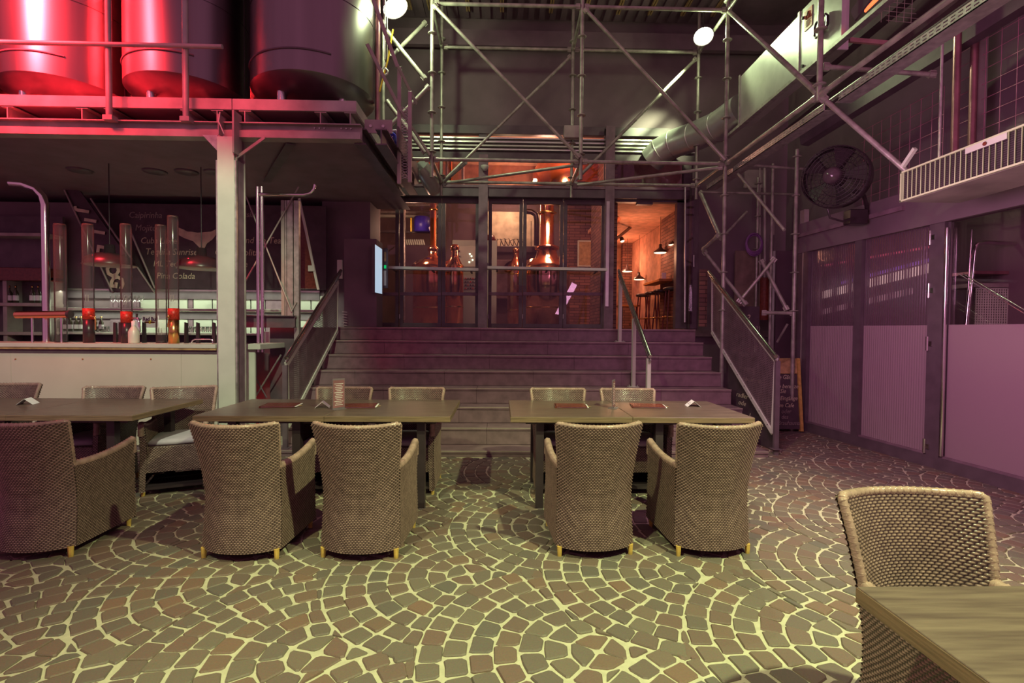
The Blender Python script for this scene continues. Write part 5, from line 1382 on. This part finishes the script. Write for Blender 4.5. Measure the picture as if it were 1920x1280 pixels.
m=MB(); m.tube(P(1797,513,4.55),P(1925,590,4.0),.005,6); m.tube(P(1806,513,4.56),P(1925,583,4.0),.005,6); m.build('strut_rods',chrome,mc)
area('lilac_behind_glass',(5.6,3.4,2.4),(5.3,5.2,1.2),14,(.95,.5,.75),.6,.6)
# added glowing bars that imitate coloured reflections in the ribbed sheets
for i,(pa,ya,pb,yb,th,c,e,lb) in enumerate(((1525,553,1740,497,.10,(1.0,.78,.66),1.3,'broad warm white bar added behind the ribbed glass sheets as a reflection'),
        (1525,585,1690,545,.07,(1.0,.60,.66),.45,'lower dim pinkish bar added behind the ribbed glass sheets as a reflection'),
        (1530,497,1745,458,.022,(1,.12,.22),.9,'thin red bar added behind the ribbed glass sheets as a reflection, topmost'),
        (1560,530,1745,480,.035,(.38,.16,.95),.7,'violet bar added behind the ribbed glass sheets as a reflection'))):
    a=wpt(pa)-nrm*.12; b=wpt(pb)-nrm*.12; a.z=P(pa,ya,a.y).z; b.z=P(pb,yb,b.y).z
    t=thing('reflection_bar',lb,'light',tuple(a)); m=MB(); m.bar(a,b,.02,th); m.build('tube',mat('glow_%s'%('abcd'[i]),(.5,.4,.4),.5,emit=c,estr=e),t)
for n_,(a,b) in ((8,(1519,1606)),(9,(1619,1746))):
    A_=wpt(a); B_=wpt(b); L=(B_-A_).length; m=MB(); k=int(L/.034)
    for i in range(k):
        q=A_.lerp(B_,(i+.5)/k)-nrm*.012; m.bar((q.x,q.y,.16),(q.x,q.y,ZH),.010,.010,up=tuple(nrm))
    o=m.build('rib_webs',purplem,bpy.data.objects['window_%d'%n_]); o['kind']='stuff'
# ================================================================== INTERIOR THINGS (brewery)
DI=10.2
def kettle(px,ybase,ycol_top,D,R,label,cr=.11):
    x=P(px,500,D).x; t=thing('copper_kettle',label,'kettle',(x,D,ZL)); zsh=P(px,508,D).z; zt_=P(px,ycol_top,D).z
    m=MB(); m.lathe([(.0001,0),(R,0),(R,zsh-ZL-.02)],(x,D,ZL),40); m.build('body',mat('kettle_steel_%d'%px,(.85,.55,.40),.14,1.0) if px>900 else copper,t)
    m=MB(); m.lathe([(R,zsh-.02),(R*1.03,zsh),(R*.9,zsh+.12),(R*.55,zsh+.24),(cr*1.5,zsh+.31),(cr*1.3,zsh+.42)],(x,D,0),40); m.build('dome',copper,t)
    m=MB(); m.lathe([(cr*1.3,zsh+.40),(cr*1.7,zsh+.44),(cr*1.7,zsh+.48),(cr,zsh+.52),(cr*.92,zt_)],(x,D,0),28); m.build('chimney',copper,t)
    for z in (zsh+.44,zt_-.25): m=MB(); m.lathe([(cr*1.1,z),(cr*1.35,z+.02),(cr*1.1,z+.04)],(x,D,0),28); m.build('collar_ring',brass,t)
    m=MB(); c=Vector((x-R*.72,D-R*.3,zsh+.10)); m.lathe([(.0001,.03),(.16,.02),(.17,-.02),(.0001,-.03)],c,24,(-.5,-.6,.6)); m.build('hatch',copper,t)
    for a in (.4,1.2): m=MB(); m.lathe([(R*1.005,a),(R*1.02,a+.015),(R*1.005,a+.03)],(x,D,ZL),40); m.build('band',brass,t)
kettle(1025,600,378,10.1,.47,'shining copper brew kettle with tall chimney behind the right glass leaves',.145)
kettle(812,600,372,10.6,.42,'darker copper brew kettle behind the left glass leaves',.07)
kettle(853,600,500,9.9,.17,'slim copper vessel in front of the control cabinet',.05)
kettle(968,600,505,11.4,.2,'slim copper vessel left of the big kettle',.05)
cc=thing('control_cabinet','beige brewery control cabinet with rows of buttons and diagram','cabinet',(P(890,598,10.8).x,10.8,ZL))
m=MB(); x0,x1,z0,z1=ext(848,450,931,602,10.8); m.cbox(x0,x1,10.8,11.2,ZL,z1,.01); m.build('housing',frost,cc)
m=MB(); a0,a1,b0z,b1z=ext(853,462,898,500,10.79); m.cbox(a0,a1,10.785,10.8,b0z,b1z,.003); m.build('diagram_panel',white,cc)
for r_ in range(4):
    for c_ in range(6):
        q=P(873+4.6*c_,522+6.2*r_,10.79); MB().disc(q,(0,1,0),.016,.03,8).build('button',blackm if (r_+c_)%3 else redliq,cc)
for px,py in ((881,476),(884,480),(886,487),(880,491)): MB().disc(P(px,py,10.78),(0,1,0),.012,.01,8).build('indicator_light',lampglow,cc)
for px,py in ((859,471),(860,481)): m=MB(); pbox(m,px-2,py-2,px+3,py+1.5,10.77,.02); m.build('meter',dark,cc)
m=MB(); pbox(m,853,470,930,598,11.0,.02); 
sh_=thing('brewery_shelf','dark shelf with silhouetted pots and cables above the white wall','shelf',tuple(P(960,470,11.8)))
m=MB(); pbox(m,912,461,1012,473,11.8,.3,.01); m.build('board',dark,sh_)
m=MB(); pbox(m,912,487,1012,560,12.6,.1,.01); m.build('back_board',purplem,sh_)
pt_=thing('black_pipe','thick black bent pipe left of the copper chimney','pipe',tuple(P(1006,440,11.5)))
m=MB(); m.path([P(985,396,11.5),P(996,397,11.5),P(1004,402,11.5),P(1006,412,11.5),P(1006,460,11.5)],.06,14); m.build('pipe',blackm,pt_)
po=thing('round_pot','dark round pot silhouetted on the brewery shelf','pot',tuple(P(918,460,11.9)))
m=MB(); m.lathe([(.0001,0),(.1,.02),(.16,.12),(.12,.24),(.0001,.27)],P(918,461,11.95),20); m.build('pot_body',leather,po)
wr=thing('cable_tangle','thin black cables lying tangled on the brewery shelf','cable',tuple(P(945,460,11.9)))
m=MB(); rn=random.Random(5)
for k in range(6): x=930+k*8; m.path([P(x,461,11.9),P(x+2,452-rn.random()*4,11.9),P(x+8,450-rn.random()*3,11.9),P(x+13,458,11.9),P(x+15,461,11.9)],.010,5)
for x in (932,947,996): m.tube(P(x,461,11.9),P(x,447 if x<990 else 414,11.9),.008,5)
m.build('cable',blackm,wr)
pf_=thing('picture_frame','framed pale picture leaning on the stone pier behind the glass','picture',tuple(P(1100,500,12.2)))
m=MB(); pbox(m,1083,450,1119,500,12.3,.03,.01); m.build('frame',whitem,pf_)
m=MB(); pbox(m,1086,453,1113,497,12.28,.02); m.build('picture',woodp,pf_)
# blue drum and shelves behind the left leaves
bd=thing('blue_drum','blue plastic drum on a rack behind the left glass leaves','drum',tuple(P(791,434,10.9)))
m=MB(); c=P(791,434,11.0); m.lathe([(.0001,0),(.17,0),(.17,.30),(.14,.32),(.0001,.32)],c,24); m.build('drum_body',bluep,bd)
m=MB(); c=P(816,432,10.8); m.prism([c+Vector((-.12,0,.0)),c+Vector((-.14,0,.06)),c+Vector((-.02,0,.2)),c+Vector((.02,0,.19)),c+Vector((.02,0,-.02))],(0,.02,0)); m.build('hanging_cloth',paper,bd)
m=MB(); m.bar(P(771,434,10.8),P(771,408,10.8),.03,.03); m.build('yellow_strap',yelp,bd)
rk=thing('pipe_rack','rack of steel pipes and boards behind the left glass leaves','rack',tuple(P(780,440,11.2)))
for py,m_ in ((374,frost),(384,galv),(398,galv),(405,frost),(434,dark)):
    m=MB(); m.bar(P(700,py,11.3),P(822,py+1,11.3),.08,.05); m.build('rail',m_,rk)
for px in (702,706,758,810,826): m=MB(); m.tube(P(px,370,11.2),P(px,600,11.2),.03,8); m.build('upright',copper if px!=758 else galv,rk)
for i in range(10): m=MB(); m.bar(P(760+4*i,459,11.2),P(757+4*i,449,11.2),.02,.03); m.build('hanging_strip',frost,rk)
vt=thing('upper_vessel','large copper vessel seen through the clerestory','kettle',tuple(P(1080,330,11.0)))
m=MB(); c=P(1075,345,11.6); m.lathe([(.9,-.2),(.95,.2),(.8,.55),(.4,.75),(.0001,.8)],c,40); m.build('vessel_body',copper,vt)
vt2=thing('vertical_pipes','bundle of copper coloured pipes behind the left clerestory pane','pipe',tuple(P(800,330,11.0)))
for px in (780,795,803,825,838,845,868): m=MB(); m.tube(P(px,285,10.4),P(px,372,10.4),.035,10); m.build('pipe',copper if px%2 else alum,vt2)
# restaurant: pendants, track, stools, table
pp=None
for px,py,D,lb in ((1238,474,10.4,'nearest hanging pendant lamp inside the open doorway'),(1198,524,12.4,'hanging pendant lamp inside the doorway, lowest of the four'),(1176,509,12.9,'hanging pendant lamp inside the doorway, farthest left'),(1266,459,10.0,'hanging pendant lamp half hidden by the right door frame')):
    q=P(px,py,D)
    if pp: c=copy_tree(pp,loc=tuple(q),label=lb)
    else:
        pp=thing('pendant_lamp',lb,'lamp',(0,0,0),0,'pendant lamps in the restaurant')
        m=MB(); m.lathe([(.14,0),(.135,.03),(.05,.09),(.03,.12),(.03,.18),(.0001,.185)],(0,0,0),20); m.build('shade',blackm,pp)
        m=MB(); m.lathe([(.132,.004),(.10,-.008),(.0001,-.012)],(0,0,0),20); m.build('glowing_disc',warmglow,pp)
        m=MB(); m.tube((0,0,.18),(0,0,1.25),.005,5); m.build('cord',blackm,pp); pp.location=q
tk=thing('ceiling_track','black ceiling track with spotlight inside the doorway','lamp',tuple(P(1175,430,11)))
m=MB(); m.bar(P(1150,452,10.2),P(1201,411,12.5),.04,.05); m.build('track_bar',blackm,tk)
m=MB(); m.lathe([(.0001,.1),(.04,.09),(.05,.0)],P(1167,452,10.9),14,(-.2,.3,.9)); m.build('spot_head',blackm,tk)
m=MB(); m.lathe([(.0001,-.03),(.04,-.01),(.045,0)],P(1167,452,10.9),14,(-.2,.3,.9)); m.build('glowing_bulb',warmglow,tk)
dc=thing('spiral_duct','ribbed round duct below the restaurant ceiling','duct',tuple(P(1165,400,11)))
cs_=[P(1145,420,10.0),P(1160,404,11.0),P(1178,385,12.5)]
m=MB(); m.path(cs_,.10,14); m.build('duct_body',copper,dc)
st=None
for px,py,D,lb in ((1206,550,11.6,'bar stool inside the doorway, leftmost of the row'),(1224,547,10.9,'bar stool inside the doorway, second from left'),(1240,544,10.3,'bar stool inside the doorway, third from left'),(1260,534,9.7,'bar stool inside the doorway next to the right door frame')):
    q=P(px,616,D); x=P(px,py,D).x; hz=P(px,py,D).z-ZL
    if st: copy_tree(st,loc=(x,D,ZL),label=lb); continue
    st=thing('bar_stool',lb,'stool',(0,0,0),0,'bar stools in the restaurant')
    m=MB(); m.lathe([(.0001,.76),(.15,.76),(.17,.78),(.165,.81),(.12,.83),(.0001,.83)],(0,0,0),20); m.build('seat',blackm,st)
    for a in range(4):
        c,s_=math.cos(PI/4+a*PI/2),math.sin(PI/4+a*PI/2); m=MB(); m.tube((.12*c,.12*s_,.77),(.19*c,.19*s_,0),.016,8); m.build('leg',leather,st)
    m=MB(); m.path([(.17*math.cos(a*PI/10),.17*math.sin(a*PI/10),.25) for a in range(20)],.009,6,closed=True); m.build('foot_ring',brass,st); st.location=(x,D,ZL)
ht=thing('high_table','orange wooden high table beside the stone wall in the doorway','table',(P(1255,600,10.0).x,10.2,ZL))
zq=P(1250,525,10.2).z; x0=P(1227,525,10.2).x; m=MB(); m.cbox(x0,3.40,9.9,11.0,zq-.05,zq,.005); m.build('table_top',mat('orange_wood',(.55,.22,.06),.5),ht)
m=MB(); m.cbox(x0+.3,x0+.38,10.3,10.38,ZL,zq-.05,.004); m.build('leg',blackm,ht)
hc=thing('small_card_holder','small lit menu card on the high table in the doorway','card',tuple(P(1246,523,10.0)))
m=MB(); pbox(m,1241,511,1249,524,10.1,.01); m.build('card',paper,hc)
lt2=thing('low_table','low wooden table with chairs at the far end of the doorway view','table',(P(1180,600,12.0).x,12,ZL))
m=MB(); z=P(1180,572,12.0).z; a,b,_,_=ext(1160,570,1196,575,12.0); m.cbox(a,b,11.8,12.3,z-.04,z,.004); m.build('table_top',MATS['orange_wood'],lt2)
for px in (1164,1192): x=P(px,600,12).x; m=MB(); m.cbox(x-.02,x+.02,11.9,11.94,ZL,z-.04,.003); m.build('leg',blackm,lt2)
area('brewery_top_light',(1.0,9.7,3.6),(1.0,10.4,2.6),12,(1.0,.75,.55),.3,.3)
bxn=thing('small_grey_box','small grey box fixed to the middle scaffold upright','box',tuple(P(1073,258,7.9)))
m=MB(); pbox(m,1058,234,1090,258,7.95,.1,.01); m.build('box_body',redsteel,bxn)
cmr=thing('round_sensor','small white round sensor on the facade column','sensor',tuple(P(909,312,8.8)))
m=MB(); m.lathe([(.0001,-.07),(.03,-.06),(.06,-.02),(.07,0),(.07,.02),(.0001,.03)],P(909,313,8.78),20); m.build('sensor_body',whitem,cmr)
